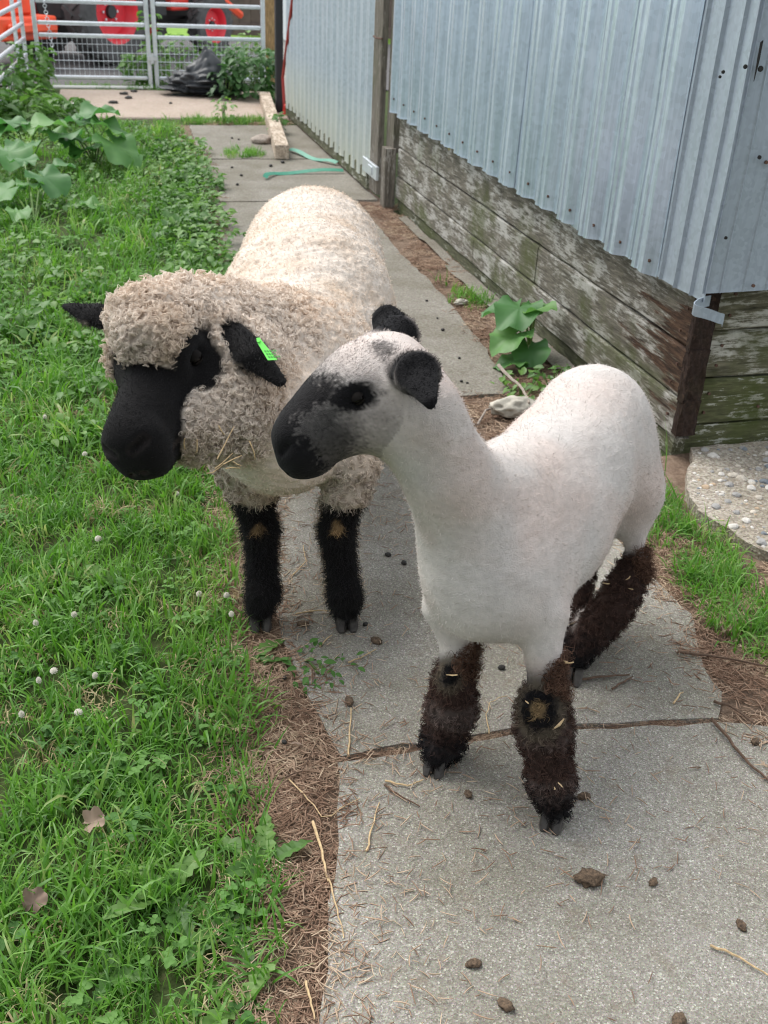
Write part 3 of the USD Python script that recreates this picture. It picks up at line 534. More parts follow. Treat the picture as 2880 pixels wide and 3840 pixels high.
def relax(V,F,it=6):
    from scipy.sparse import coo_matrix,diags
    e=np.vstack([F[:,[0,1]],F[:,[1,2]],F[:,[2,0]]]); e=np.vstack([e,e[:,::-1]])
    A=coo_matrix((np.ones(len(e)),(e[:,0],e[:,1])),shape=(len(V),)*2).tocsr(); A.data[:]=1
    A=diags(1/np.maximum(np.asarray(A.sum(1)).ravel(),1))@A
    for i in range(it):
        V=V+.5*(A@V-V); V=V-.52*(A@V-V)
    return V
def vnormals(V,F):
    c=np.cross(V[F[:,1]]-V[F[:,0]],V[F[:,2]]-V[F[:,0]]); n=np.zeros_like(V)
    for k in range(3): np.add.at(n,F[:,k],c)
    return n/np.maximum(np.linalg.norm(n,axis=1,keepdims=True),1e-12)

def prim_d(V,a,b,ra,rb):
    e=b-a; t=np.clip(((V-a)@e)/(e@e+1e-12),0,1); return np.linalg.norm(V-a-t[:,None]*e,axis=1)-(ra+t*(rb-ra)), t
def labels(v,V):
    names=sorted({p[0] for p in v.pr}); D={n:np.full(len(V),9.) for n in names}
    for n,a,b,ra,rb in v.pr: D[n]=np.minimum(D[n],prim_d(V,a,b,ra,rb)[0])
    return D
def frame(poll,nose,up):
    F=nose-poll; L=np.linalg.norm(F); F=F/L; U=up-F*(up@F); U/=np.linalg.norm(U); S=np.cross(U,F)
    return F,U,S,L
def build_shorn(h=.0044):
    Q=lambda x,y,d: DP(np.array([900+x*1.0247,1050+y*1.0247]),d)
    G=lambda x,y,z: W(np.array([900+x*1.0247,1050+y*1.0247]),'z',z)
    fw=FW
    v=Vol((-.05,1.0,-.02),(1.45,2.45,1.15),h)
    C=v.cone
    # --- trunk
    chest=Q(900,1075,1.95); brisk=Q(895,1150,1.94); shL=Q(1075,1060,2.0); shR=Q(790,1050,2.10); wither=Q(1010,800,2.06)
    loin=Q(1175,690,2.23); hip=Q(1290,520,2.40); rump=Q(1310,590,2.47); belly=Q(1120,905,2.13); belly2=Q(1225,755,2.28)
    C(chest,wither,.113,.112,.05); C(brisk,belly,.088,.115,.05); C(wither,loin,.118,.138,.06); C(loin,hip,.138,.136,.05)
    C(belly,belly2,.108,.115,.06); C(belly2,rump,.112,.12,.05); C(chest,belly,.115,.13,.06)
    C(shL,Q(1095,1210,2.0),.080,.05,.05); C(shR,Q(775,1190,2.1),.078,.05,.05)
    v.cur='neck'
    nb=Q(850,960,1.93); nm=Q(748,700,1.81); nt=Q(640,490,1.75)
    C(nb,nm,.105,.075,.05); C(nm,nt,.074,.082,.04); C(wither,nm,.085,.055,.07)
    v.cur='fl'
    a=Q(1100,1230,1.94);e=Q(1108,1360,1.945);k=Q(1108,1500,1.955);m=Q(1125,1700,1.975);f=Q(1140,1840,1.985);hf=G(1152,1925,.04)
    C(a,e,.055,.033,.03);C(e,k,.031,.03,.02)
    C(Q(1108,1560,1.955),Q(1112,1630,1.965),.047,.050,.008);C(Q(1112,1630,1.965),f,.047,.040,.02);C(f,hf,.043,.027,.02)
    v.cur='fr'
    a=Q(775,1200,2.05);e=Q(795,1330,2.06)
    C(a,e,.06,.032,.03);C(e,Q(785,1430,2.07),.032,.033,.02)
    C(Q(782,1460,2.075),Q(773,1570,2.10),.041,.046,.010);C(Q(775,1560,2.10),Q(742,1690,2.13),.048,.040,.02);C(Q(742,1690,2.13),G(722,1735,.035),.038,.026,.02)
    v.cur='hl'
    C(hip,Q(1440,750,2.42),.12,.075,.06);C(rump,Q(1455,790,2.45),.09,.066,.05);C(Q(1455,790,2.45),Q(1450,960,2.44),.060,.028,.03)
    C(Q(1450,960,2.44),Q(1442,1050,2.44),.028,.030,.02);C(Q(1432,1085,2.44),Q(1375,1190,2.43),.050,.053,.010);C(Q(1375,1190,2.43),Q(1275,1330,2.41),.053,.040,.02);C(Q(1275,1330,2.41),G(1228,1405,.04),.038,.028,.02)
    v.cur='hr'
    C(rump,Q(1260,850,2.46),.11,.08,.05);C(Q(1260,850,2.46),Q(1262,1010,2.57),.07,.03,.03);C(Q(1262,1010,2.57),Q(1215,1220,2.50),.042,.044,.015);C(Q(1215,1220,2.50),G(1195,1385,.035),.04,.03,.02)
    v.cur='trunk'
    C(Q(1425,560,2.52),Q(1470,700,2.55),.032,.028,.03)
    v.cur='head'
    poll=Q(540,320,1.745); nose=Q(180,620,1.69)
    up=Q(470,200,1.66)-Q(560,330,1.735)
    F,U,S,L=frame(poll,nose,up)
    ca,sa=math.cos(math.radians(20)),math.sin(math.radians(20)); S,U=S*ca+U*sa,U*ca-S*sa
    H=lambda x,y,z: poll+F*x*L+S*y*L+U*z*L
    r=L
    C(H(.02,0,-.05),H(.35,0,.0),.29*r,.29*r,.03)
    C(H(.25,0,.06),H(.90,0,.03),.26*r,.175*r,.04)
    C(H(.55,0,.08),H(.80,0,.06),.20*r,.18*r,.04)
    C(H(.30,0,-.20),H(.90,0,-.13),.22*r,.13*r,.05)
    C(H(.95,.03,-.02),H(.98,0,-.10),.145*r,.135*r,.03)
    C(H(.96,0,-.14),H(.88,0,-.20),.12*r,.11*r,.02)
    for s in (1,-1):
        C(H(.36,.20*s,.13),H(.50,.18*s,.10),.10*r,.075*r,.03)   # brow
        C(H(.39,.335*s,.095),H(.47,.315*s,.085),.04*r,.04*r,.02,sub=True)  # socket
        C(H(.28,.16*s,-.15),H(.5,.1*s,-.16),.16*r,.12*r,.04)     # cheek
        C(H(1.09,.08*s,.05),H(1.03,.14*s,.09),.030*r,.032*r,.010,sub=True) # nostril
        C(H(1.10,.03*s,-.12),H(.84,.20*s,-.12),.020*r,.020*r,.008,sub=True) # mouth
    v.cur='ear'
    eL1=Q(650,345,1.60); eL2=Q(695,445,1.545)
    C(H(.0,.2,.05),eL1,.026,.036,.012,flat=(fw,.38)); C(eL1,eL2,.036,.013,.02,flat=(fw,.34))
    eR1=Q(580,205,1.84); eR2=Q(540,150,1.88)
    C(H(-.02,-.2,.1),eR1,.03,.036,.015,flat=(fw,.5)); C(eR1,eR2,.036,.030,.02,flat=(fw,.5))
    v.cur='neck'; C(nt,H(.05,0,-.1),.078,.072,.05)
    return v,dict(F=F,U=U,S=S,L=L,H=H,poll=poll)
def build_wool(h=.005):
    Q=lambda x,y,d: DP(np.array([150+x*.9042,600+y*.9042]),d)
    G=lambda x,y,z: W(np.array([150+x*.9042,600+y*.9042]),'z',z)
    fw=FW
    v=Vol((-.25,1.65,-.02),(1.2,3.65,1.0),h)
    C=v.cone
    rump=Q(1135,405,3.32); mid=Q(1110,640,2.90); sh=Q(1040,900,2.56); chest=Q(1000,1090,2.40)
    C(rump,mid,.222,.238,.05); C(mid,sh,.238,.20,.05); C(sh,chest,.20,.145,.06)
    dn=np.array([0,0,-1.])
    C(rump+dn*.1,mid+dn*.13,.20,.20,.05); C(mid+dn*.13,chest+dn*.02,.20,.14,.05)
    C(chest,Q(1010,1185,2.35),.125,.10,.05)
    v.cur='leg'
    for (tx,ty,kx,ky,mx,my,fx,fy,hx,hy,dd) in ((830,1270,915,1530,920,1690,925,1790,910,1870,2.50),(1290,1270,1232,1540,1250,1690,1262,1800,1268,1870,2.50)):
        hoof=G(hx,hy-15,.05); f=Q(fx,fy,dd+.005); m=Q(mx,my,dd); k=Q(kx,ky,dd-.025); t=Q(tx,ty,dd-.07)
        C(t,Q((tx+kx)/2+10,1380,dd-.05),.062,.048,.03); C(Q((tx+kx)/2+10,1380,dd-.05),Q((tx*.3+kx*.7),1440,dd-.035),.050,.042,.02)
        C(Q((tx*.3+kx*.7),1450,dd-.035),k,.038,.041,.015); C(k,m,.042,.034,.015); C(m,f,.035,.039,.015); C(f,hoof,.040,.034,.015)
    v.cur='hind'
    ax=(rump-chest); ax[2]=0; ax/=np.linalg.norm(ax); sd=np.array([-ax[1],ax[0],0])
    for s in (1,-1):
        hp=rump+sd*s*.11+dn*.18; hk=hp+ax*.10; hk[2]=.30; ft=hp+ax*.06; ft[2]=.04
        C(hp,hk,.12,.05,.05); C(hk,ft,.045,.036,.03)
    v.cur='trunk'
    C(rump+ax*.2+dn*.02,rump+ax*.24+dn*.2,.05,.03,.03)
    v.cur='head'
    poll=Q(600,720,2.27); nose=Q(372,1185,2.02)
    F,U,S,L=frame(poll,nose,Q(450,500,2.10)-Q(600,760,2.27))
    ca,sa=math.cos(math.radians(12)),math.sin(math.radians(12)); S,U=S*ca+U*sa,U*ca-S*sa
    H=lambda x,y,z: poll+F*x*L+S*y*L+U*z*L
    r=L
    C(H(.0,0,0),H(.35,0,.0),.30*r,.25*r,.03)
    C(H(.3,0,.0),H(.92,0,.02),.205*r,.138*r,.03); C(H(.35,.0,.12),H(.85,0,.07),.10*r,.085*r,.03)
    C(H(.35,0,-.12),H(.9,0,-.08),.20*r,.13*r,.05)
    C(H(.95,.05,-.02),H(.95,-.05,-.02),.132*r,.132*r,.02)
    C(H(.96,.03,-.12),H(.96,-.03,-.12),.125*r,.125*r,.02)
    C(H(.88,.0,-.2),H(.6,0,-.2),.10*r,.11*r,.03)
    for s in (1,-1):
        C(H(.32,.20*s,.10),H(.46,.17*s,.08),.085*r,.07*r,.03)
        C(H(.37,.285*s,.075),H(.44,.265*s,.07),.034*r,.032*r,.016,sub=True)
        C(H(1.08,.06*s,.02),H(1.03,.13*s,.04),.016*r,.022*r,.012,sub=True)
        C(H(1.12,.02*s,-.13),H(.80,.17*s,-.17),.010*r,.010*r,.010,sub=True)
    skull=None
    v.cur='curl'
    C(Q(465,690,2.15),Q(640,705,2.27),.074,.085,.03); C(Q(392,662,2.15),Q(560,662,2.24),.044,.062,.03); C(Q(620,665,2.27),Q(780,680,2.36),.066,.08,.04); C(Q(420,735,2.09),Q(520,745,2.10),.045,.05,.03)
    C(Q(740,740,2.34),sh,.115,.19,.06)
    C(Q(790,880,2.27),Q(770,1040,2.22),.115,.098,.04); C(Q(700,1060,2.20),Q(640,1110,2.16),.078,.064,.04)
    v.cur='trunk'; C(Q(770,950,2.3),chest,.135,.13,.05); v.cur='curl'
    C(Q(335,800,2.2),Q(340,850,2.2),.022,.02,.03)
    v.cur='ear'
    b=Q(800,720,2.19); m=Q(870,800,2.14); t=Q(1000,922,2.10)
    C(b,m,.028,.036,.012,flat=(U,.45)); C(m,t,.036,.013,.012,flat=(U,.45))
    b=Q(290,655,2.24); m=Q(215,640,2.25); t=Q(105,605,2.27)
    C(b,m,.036,.030,.012,flat=(U,.5)); C(m,t,.030,.010,.012,flat=(U,.5))
    return v,dict(F=F,U=U,S=S,L=L,H=H,poll=poll)
sstep = lambda a, b, x: np.clip((x-a)/(b-a), 0, 1)**2*(3-2*np.clip((x-a)/(b-a), 0, 1))
def fbm(p, s, seed, o=3):
    r = 0; a = .5
    for k in range(o): r = r+a*meshkit.noise(np.asarray(p)*s*2**k, seed+k); a *= .5
    return r/(1-.5**o)
def coatmat(name, bump, bscale, sheen, rough=.85, var=.22, ns=130):
    return mat(name, {'a': ('attribute', dict(attribute='coat')), 'g': ('geometry', {}), 'n': ('noise_texture', dict(scale=ns, detail=4, roughness=.65)), 'n2': ('noise_texture', dict(scale=bscale, detail=3, roughness=.6)),
        'r': ('rgb_ramp', dict(ramp=[(.3, (1-var,)*3), (.7, (1, 1, 1))])), 'm': ('mix', dict(mix_type='multiply', fac=1.)), 'b': ('bump', dict(strength=bump, distance=.003)), 'p': ('principled_bsdf', dict(roughness=rough, specular_ior_level=.12, sheen_weight=sheen, sheen_roughness=.5))},
        [('g.position', 'n.vector'), ('g.position', 'n2.vector'), ('n.fac', 'r.fac'), ('a.color', 'm.color1'), ('r.color', 'm.color2'), ('m.color', 'p.base_color'), ('n2.fac', 'b.height'), ('b.normal', 'p.normal')])
M['skin'] = coatmat('short_coat', .8, 330, .05, .85, .16, 90)
M['fleece'] = coatmat('wool_coat', .7, 260, .04)
M['fibre'] = mat('wool_fibre', {'a': ('attribute', dict(attribute='coat')), 'p': ('principled_bsdf', dict(roughness=.8, specular_ior_level=.10))}, [('a.color', 'p.base_color')])
M['black_hair'] = mat('black_hair', {'a': ('attribute', dict(attribute='coat')), 'p': ('principled_bsdf', dict(roughness=.45, specular_ior_level=.2))}, [('a.color', 'p.base_color')])
bases = {}
def coat(prim, C, interp='vertex'):
    UsdGeom.PrimvarsAPI(prim).CreatePrimvar('coat', Sdf.ValueTypeNames.Color3fArray, interp).Set(Vt.Vec3fArray.FromNumpy(np.asarray(C, np.float32)))
def fibres(name, parent, base, V, F, N, C, wt, n, L, comb, curl, width, pts=4, lift=1., seed=0, jit=.25, spread=.35, mat_=None, wave=2.2, clump=0., cell=.016):
    """hair strands rooted on a coat: comb (n x 3 per vertex or one vector) is the lie, curl the crimp amplitude"""
    r = np.random.default_rng(seed); T = V[F]; ar = np.linalg.norm(np.cross(T[:, 1]-T[:, 0], T[:, 2]-T[:, 0]), axis=1)*wt[F].mean(1)
    f = r.choice(len(F), n, p=ar/ar.sum()); b = r.random((n, 2)); s = b.sum(1) > 1; b[s] = 1-b[s]; w = np.c_[1-b.sum(1), b][..., None]
    P0 = (V[F[f]]*w).sum(1); Nn = (N[F[f]]*w).sum(1); Cc = (C[F[f]]*w).sum(1)
    cb = np.broadcast_to(comb, V.shape)[F[f][:, 0]]
    ln = (L(P0) if callable(L) else L)*r.uniform(.6, 1.25, n)
    d = Nn*lift+cb+spread*r.normal(size=(n, 3)); d /= np.linalg.norm(d, axis=1, keepdims=True)
    u = np.cross(d, r.normal(size=(n, 3))); u /= np.maximum(np.linalg.norm(u, axis=1, keepdims=True), 1e-6); v2 = np.cross(d, u); ph = r.uniform(0, 6.28, n)
    if clump:
        from scipy.spatial import cKDTree
        m_ = max(8, int((np.linalg.norm(np.cross(T[:, 1]-T[:, 0], T[:, 2]-T[:, 0]), axis=1)*.5*(wt[F].mean(1) > .3)).sum()/cell**2)); kk = r.choice(n, min(m_, n), replace=False); own = kk[cKDTree(P0[kk]).query(P0)[1]]
        ph = ph[own]+.25*r.normal(size=n); u = u[own]; v2 = v2[own]; tipd = P0[own]+d[own]*ln[own][:, None]; lnm = .6*ln[own]+.4*ln
    P_ = []
    for k in range(pts):
        t = k/(pts-1); a = ph+t*wave*np.pi
        if clump: st_ = P0+d*(ln*t)[:, None]; wq = clump*t**.8; st_ = st_*(1-wq)+(P0[own]+d[own]*(lnm*t)[:, None])*wq
        P_.append((st_ if clump else P0+d*(ln*t)[:, None])-Nn*.001+(u*np.cos(a)[:, None]+v2*np.sin(a)[:, None])*(curl*ln*min(1, t*1.5))[:, None])
    P_ = np.stack(P_, 1)-base
    o = UsdGeom.BasisCurves.Define(stage, free(path_of(parent), name)); o.CreateTypeAttr('linear')
    o.CreateCurveVertexCountsAttr(Vt.IntArray.FromNumpy(np.full(n, pts, np.int32))); o.CreatePointsAttr(Vt.Vec3fArray.FromNumpy(P_.reshape(-1, 3).astype(np.float32)))
    wd = np.tile(width*np.linspace(1, .35, pts), n); o.CreateWidthsAttr(Vt.FloatArray.FromNumpy(wd.astype(np.float32))); o.SetWidthsInterpolation('vertex')
    coat(o, np.repeat(np.clip(Cc*(1+jit*r.normal(size=(n, 1))), .002, .9), pts, 0))
    UsdShade.MaterialBindingAPI.Apply(o.GetPrim()).Bind(mat_ or M['fibre']); return tag(o, kind='stuff')
def claw(p, fwd, s, sc=1.):
    """one toe of a cloven hoof"""
    fwd = np.array([fwd[0], fwd[1], 0.]); fwd /= np.linalg.norm(fwd); sd = np.array([-fwd[1], fwd[0], 0]); pts = []
    for x, w, z in ((-.022, .010, 0), (.026, .006, 0), (.012, .011, 0), (-.018, .010, .032), (.006, .009, .034), (.027, .004, .004), (.014, .011, .012)):
        for e in (-1, 1): pts.append(np.array(p)+sc*(fwd*x+sd*(.0125*s+w*e)+np.array([0, 0, z])))
    m = trimesh.convex.convex_hull(np.array(pts)); return m
# ---------------- shorn sheep (in front)
vs, hd = build_shorn(); V, F = vs.mesh(); V = relax(V, F, 5); D = labels(vs, V)
tr_w = sstep(.01, .05, np.minimum(np.minimum(D['head'], D['ear']), np.minimum(D['fl'], D['fr']))+.01)*sstep(.0, .03, np.minimum(D['hl'], D['hr'])+.02)
V0 = relax(V, F, 0); Vb = V.copy()
from scipy.sparse import coo_matrix as _coo, diags as _dg
def smoothw(V, F, w, it):
    e = np.vstack([F[:, [0, 1]], F[:, [1, 2]], F[:, [2, 0]]]); e = np.vstack([e, e[:, ::-1]]); A = _coo((np.ones(len(e)), (e[:, 0], e[:, 1])), shape=(len(V),)*2).tocsr(); A.data[:] = 1
    A = _dg(1/np.maximum(np.asarray(A.sum(1)).ravel(), 1))@A
    for _ in range(it): V = V+w[:, None]*.8*(A@V-V)
    return V
V = smoothw(V, F, tr_w, 190)
V[:, 2] = np.maximum(V[:, 2], .004)
N = vnormals(V, F)
trunkish = np.minimum(D['trunk'], D['neck'])
# folds of skin behind the neck and muscle relief
V = V+N*((.007*(fbm(V, 11, 4)-.5)+.0022*(fbm(V*np.array([1., 1., 2.2]), 48, 9, 2)-.5))*tr_w)[:, None]
cw = DP(np.array([900+990*1.0247, 1050+740*1.0247]), 1.98); ax_ = np.array([.75, .55, -.35]); ax_ /= np.linalg.norm(ax_); rv = V-cw; al = rv@ax_; of = np.linalg.norm(rv-al[:, None]*ax_, axis=1)
V = V+N*(.0042*np.sin(al/.0165*6.283+2.*np.sin(of*22))*np.exp(-(al/.05)**2-(of/.075)**2)*tr_w)[:, None]; N = vnormals(V, F)
h = (V-hd['poll']); hx, hy, hz = h@hd['F']/hd['L'], h@hd['S']/hd['L'], h@hd['U']/hd['L']
nz, nz2 = .55*(fbm(V, 60, 11)-.5)+.6*(fbm(V, 260, 14)-.5), fbm(V, 300, 12)-.5
white = np.array([.605, .56, .53]); pink = np.array([.605, .51, .465]); black = np.array([.0075, .0070, .0080]); brown = np.array([.044, .026, .021])
C = (white+(pink-white)*np.clip((fbm(V, 7, 5)-.38)*3.2, 0, 1)[:, None])*(1+.16*(fbm(V, 24, 6)-.5)+.12*(fbm(V, 110, 7, 2)-.5))[:, None]
inh = (np.minimum(D['head'], D['ear']) < D['neck']+.02) & (D['head'] < .05)
d = np.maximum.reduce([sstep(.74, .92, hx+.4*nz), .99*sstep(.26, .58, hx+.45*nz)*sstep(.10, .22, hz+.2*nz)*sstep(.34, .2, np.abs(hy)), .90*sstep(.24, .70, hx+.25*nz-.35*np.clip(-hz-.08, 0, 1)), .42*sstep(.15, .42, hx+.2*nz)])
for s in (1, -1): d = np.maximum(d, sstep(1.28, .72, np.sqrt(((hx-.46)/.185)**2+((hz-.12-.25*(hx-.46))/.125)**2)+.9*nz)*(hy*s > .1))
d = np.maximum(d, .75*sstep(.12, .05, np.sqrt((hx-.03)**2+(hy-.2)**2+(hz-.24)**2)+.3*nz))
d = np.clip(d+(.55*nz2+.2*nz)*np.clip(d*4*(1-d), 0, 1), 0, 1)*inh
for n_, a, b, ra, rb in [p for p in vs.pr if p[0] == 'ear']:
    q, t = prim_d(V, a, b, ra, rb); d = np.maximum(d, sstep(.010, -.002, q)*sstep(.0, .55, t if ra < .034 else t*0+1))
legs = np.zeros(len(V)); grey = np.zeros(len(V))
lw = {'fl': (3, 4, 5), 'fr': (2, 3, 4), 'hl': (4, 5, 6), 'hr': (2, 3)}
for n_ in lw:
    ps = [p for p in vs.pr if p[0] == n_]
    for i, (nn, a, b, ra, rb) in enumerate(ps):
        q, t = prim_d(V, a, b, ra, rb)
        if i >= len(ps)-len(lw[n_]): legs = np.maximum(legs, sstep(.016, .002, q))
    k = len(ps)-len(lw[n_])-1
    if k >= 0:
        nn, a, b, ra, rb = ps[k]; q, t = prim_d(V, a, b, ra, rb); grey = np.maximum(grey, sstep(.02, .0, q)*sstep(.05, .75, t+.25*nz)*.9*(D['trunk'] > .008)*sstep(.395, .34, V[:, 2]))
legs *= (V[:, 2] < .33)
C = C*(1-grey[:, None])+np.array([.055, .052, .052])*grey[:, None]
C = C*(1-legs[:, None])+(brown*(1+1.0*nz[:, None]))*legs[:, None]
low = legs*sstep(.11, .05, V[:, 2]+.1*nz); C = C*(1-low[:, None])+black*low[:, None]
kq = lambda x, y, dd: DP(np.array([900+x*1.0247, 1050+y*1.0247]), dd)
for c0, r0 in ((kq(1090, 1575, 1.91), .046), (kq(757, 1450, 2.02), .034)):
    q = np.linalg.norm(V-c0, axis=1); k = sstep(r0*1.5, r0*1.1, q+.03*nz)[:, None]; C = C*(1-k*.75)+np.array([.11, .09, .065])*k*.75
    k = sstep(r0*1.05, r0*.7, q+.03*nz)[:, None]; C = C*(1-k)+black*k
    k = sstep(r0*.42, r0*.22, q+.02*nz)[:, None]; C = C*(1-k)+np.array([.17, .115, .06])*k
C = C*(1-d[:, None])+black*d[:, None]; C = np.clip(C, .002, .85)
B = np.array([.80, 1.55, 0.])
S1 = thing('sheep', 'freshly shorn white sheep with mottled black face and dark woolly lower legs, in front', 'sheep', B)
o = mk('body', (V-B, F), M['skin'], S1, smooth=True); coat(o, C)
fwd1 = -np.array([.55, .835]); 
back = -hd['F']
headw = inh*sstep(-.05, .1, hx)*(D['ear'] > .0)
fibres('face_hair', S1, B, V, F, N, C, np.clip(headw, 0, 1)+1e-9, 11000, .0048, back*2.2, .05, .0010, 3, seed=1, jit=.40, spread=.25)
fibres('ear_hair', S1, B, V, F, N, C, (D['ear'] < .006)*1.+1e-9, 2000, .0055, back*1.2, .1, .0011, 3, seed=2)
fibres('body_fuzz', S1, B, V, F, N, C, (1-legs)*(1-np.clip(headw, 0, 1))+1e-9, 26000, .0065, np.array([.3, .4, -.6]), .18, .0011, 3, lift=.8, seed=3, jit=.11, spread=.55)
Cl = C*1.35+.35*legs[:, None]*np.array([.014, .006, .004])*(fbm(V, 40, 8)[:, None] > .55)
fibres('leg_wool', S1, B, V, F, N, Cl, legs+1e-9, 15000, .0145, np.array([0, 0, -.55]), .30, .0013, 4, seed=4, jit=.35, spread=.5, clump=.6, cell=.012)
def curlband(c0, r0, n, sd):
    q = np.linalg.norm(V-c0, axis=1); fibres('leg_wool', S1, B, V, F, N, C*0+np.array([.11, .062, .043]), (q < r0)*1.+1e-9, n, .024, np.array([.2, 0, .2]), .3, .0012, 4, seed=sd, jit=.5, spread=.6)
curlband(kq(1180, 1450, 1.94), .045, 900, 5); curlband(kq(840, 1390, 2.05), .04, 600, 6); curlband(kq(1500, 1040, 2.42), .045, 700, 7)
M['lid'] = plain('eyelid', (.012, .010, .009), .8, .3, 90, spec=.1)
def eyeball(parent, base, c, r, U, S):
    m = trimesh.creation.icosphere(2, r); m.apply_translation(np.array(c)-base); e = mk('eye', m, M['eye'], parent, smooth=True)
    l = trimesh.creation.icosphere(3, r*1.13); q = l.triangles_center/r; k = (q@U > .12) | (q@U < -.38); l.update_faces(k); l.remove_unreferenced_vertices(); l.apply_translation(np.array(c)-base); mk('eyelid', l, M['lid'], e, smooth=True); return e
for s in (1, -1): eyeball(S1, B, hd['H'](.43, .276*s, .084), .046*hd['L'], hd['U'], hd['S']*s)
for n_ in ('fl', 'fr', 'hl', 'hr'):
    e = [p for p in vs.pr if p[0] == n_][-1][2]; f2 = fwd1
    p = np.array([e[0], e[1], .002])+np.r_[f2/np.linalg.norm(f2)*.012, 0]
    mk('hoof', cat(claw(p-B, f2, 1, .95), claw(p-B, f2, -1, .95)), M['hoof'], S1, smooth=35)
# ---------------- woolly sheep (behind)
vw, hw = build_wool(); V, F = vw.mesh(); V = relax(V, F, 4); D = labels(vw, V)
bodyw = sstep(.0, .04, np.minimum(np.minimum(D['head'], D['ear']), np.minimum(D['curl'], D['leg'])))
V = smoothw(V, F, bodyw, 45); V[:, 2] = np.maximum(V[:, 2], .004); N = vnormals(V, F)
nz, nz2 = fbm(V, 55, 21)-.5, fbm(V, 200, 22)-.5
zB = lambda x, y, dd: DP(np.array([150+x*.9042, 600+y*.9042]), dd)
wool = np.minimum(D['trunk'], D['curl'])
earm = sstep(.006, .0, D['ear'])
ql = zB(540, 760, 2.05)
face = sstep(-.004, .008, wool-D['head']+.012*nz)*(D['head'] < .02)
eyeR = hw['H'](.42, .25, .05)
patch = sstep(.070, .054, np.linalg.norm((V-eyeR)*1., axis=1)+.02*nz); face = np.maximum(face, patch)
face = np.maximum(face, patch)*sstep(.08, .22, ((V-hw['poll'])@hw['F'])/hw['L']); face = np.maximum(face, earm)
legz = (D['leg'] < .012)*(D['trunk'] > .004)
kz = V[:, 2]
legb = legz*sstep(.33, .312, kz+.03*nz)
hindb = (D['hind'] < .012)*sstep(.27, .25, kz)
dark = np.clip(np.maximum.reduce([face, legb, hindb*1.]), 0, 1)
cheek = sstep(.03, -.03, D['curl'])*sstep(.0, .25, ((V-hw['poll'])@hw['F']))
cream = np.array([.70, .61, .53]); warm = np.array([.64, .51, .40]); grey = np.array([.36, .31, .255])
C = cream+(warm-cream)*np.clip((fbm(V, 9, 31)-.40)*2.5, 0, 1)[:, None]
up = sstep(-.2, .6, N[:, 2])
gm = np.clip(.85*cheek+.35*sstep(.02, -.03, D['curl'])*np.clip((fbm(V, 18, 33)-.45)*4, 0, 1)+.55*(legz*(1-legb)), 0, .9)[:, None]
C = C*(1-gm)+grey*gm
# lumps of wool: displaced along the normal, deeper on the head and cheeks
amp = (.0065*sstep(.02, -.02, -D['curl']*0+D['trunk'])+.0) if False else None
q = V+.012*np.stack([fbm(V, 26, 40+k)-.5 for k in range(3)], 1)*2
lump = 1-np.abs(2*fbm(q, 46, 44, 2)-1); fine = fbm(q, 120, 46, 2)-.5; ridge = fbm(V*np.array([.5, 1.6, 1.6]), 26, 47, 2)-.5
ishead = sstep(.045, .0, D['curl'])
A = (1-dark)*(ishead*(.026*(lump-.62)+.009*fine)+(1-ishead)*(.0055*(lump-.6)+.0065*fine+.013*ridge))+dark*(.0008*nz2)
V = V+N*A[:, None]; N = vnormals(V, F)
C = C*(1-dark[:, None])+np.array([.0058, .0052, .0056])*dark[:, None]
for c0 in (zB(905, 1530, 2.42), zB(1228, 1535, 2.42)):
    qd = np.linalg.norm(V-c0, axis=1); k = sstep(.026, .012, qd+.03*nz)[:, None]; C = C*(1-k)+np.array([.20, .13, .065])*k
for s in (1, -1):
    qm, _ = prim_d(V, hw['H'](1.12, .02*s, -.13), hw['H'](.80, .17*s, -.17), .0, .0); k = sstep(.011, .004, qm)[:, None]*.8; C = C*(1-k)+np.array([.050, .040, .036])*k
    qm, _ = prim_d(V, hw['H'](1.08, .06*s, .02), hw['H'](1.03, .13*s, .04), .0, .0); k = (sstep(.017, .011, qm)*sstep(.005, .009, qm))[:, None]*.45; C = C*(1-k)+np.array([.026, .020, .019])*k
C = np.clip(C*(1+.25*nz2[:, None]), .002, .85)
B2 = np.array([.50, 2.6, 0.])
S2 = thing('sheep', 'unshorn cream woolly sheep with plain black face, standing behind the shorn sheep', 'sheep', B2)
o = mk('body', (V-B2, F), M['fleece'], S2, smooth=True); coat(o, C)
wl = (1-dark)
fibres('fleece', S2, B2, V, F, N, C*1.06, wl*(1-ishead)+1e-9, 19000, .0075, np.array([0, .15, -.35]), .30, .0018, 4, seed=11, jit=.05, spread=.45, clump=.8, cell=.010)
fibres('head_curls', S2, B2, V, F, N, C*1.08, wl*ishead+1e-9, 17000, .0165, np.array([0, -.05, -.12]), .34, .0018, 6, seed=12, jit=.06, spread=.5, wave=3.0, clump=.86, cell=.0115)
top = sstep(.06, -.02, np.linalg.norm(V-zB(330, 560, 2.2), axis=1)-.05)+sstep(.03, -.02, np.linalg.norm(V-zB(560, 560, 2.25), axis=1)-.06)
fibres('head_curls', S2, B2, V, F, N, C*1.12, wl*ishead*np.clip(top, 0, 1)+1e-9, 1400, .024, np.array([-.1, -.1, .1]), .25, .0018, 6, seed=13, jit=.08, spread=.5, wave=3., clump=.9, cell=.018)
fibres('face_hair', S2, B2, V, F, N, C*1.5, face*(1-earm)+1e-9, 7000, .0055, -hw['F']*1.2, .06, .0011, 3, seed=14, jit=.5, spread=.3, mat_=M['black_hair'])
fibres('ear_hair', S2, B2, V, F, N, C*1.7, earm+1e-9, 2200, .009, np.array([0, 0, -.5]), .1, .0011, 3, seed=15, jit=.5, mat_=M['black_hair'])
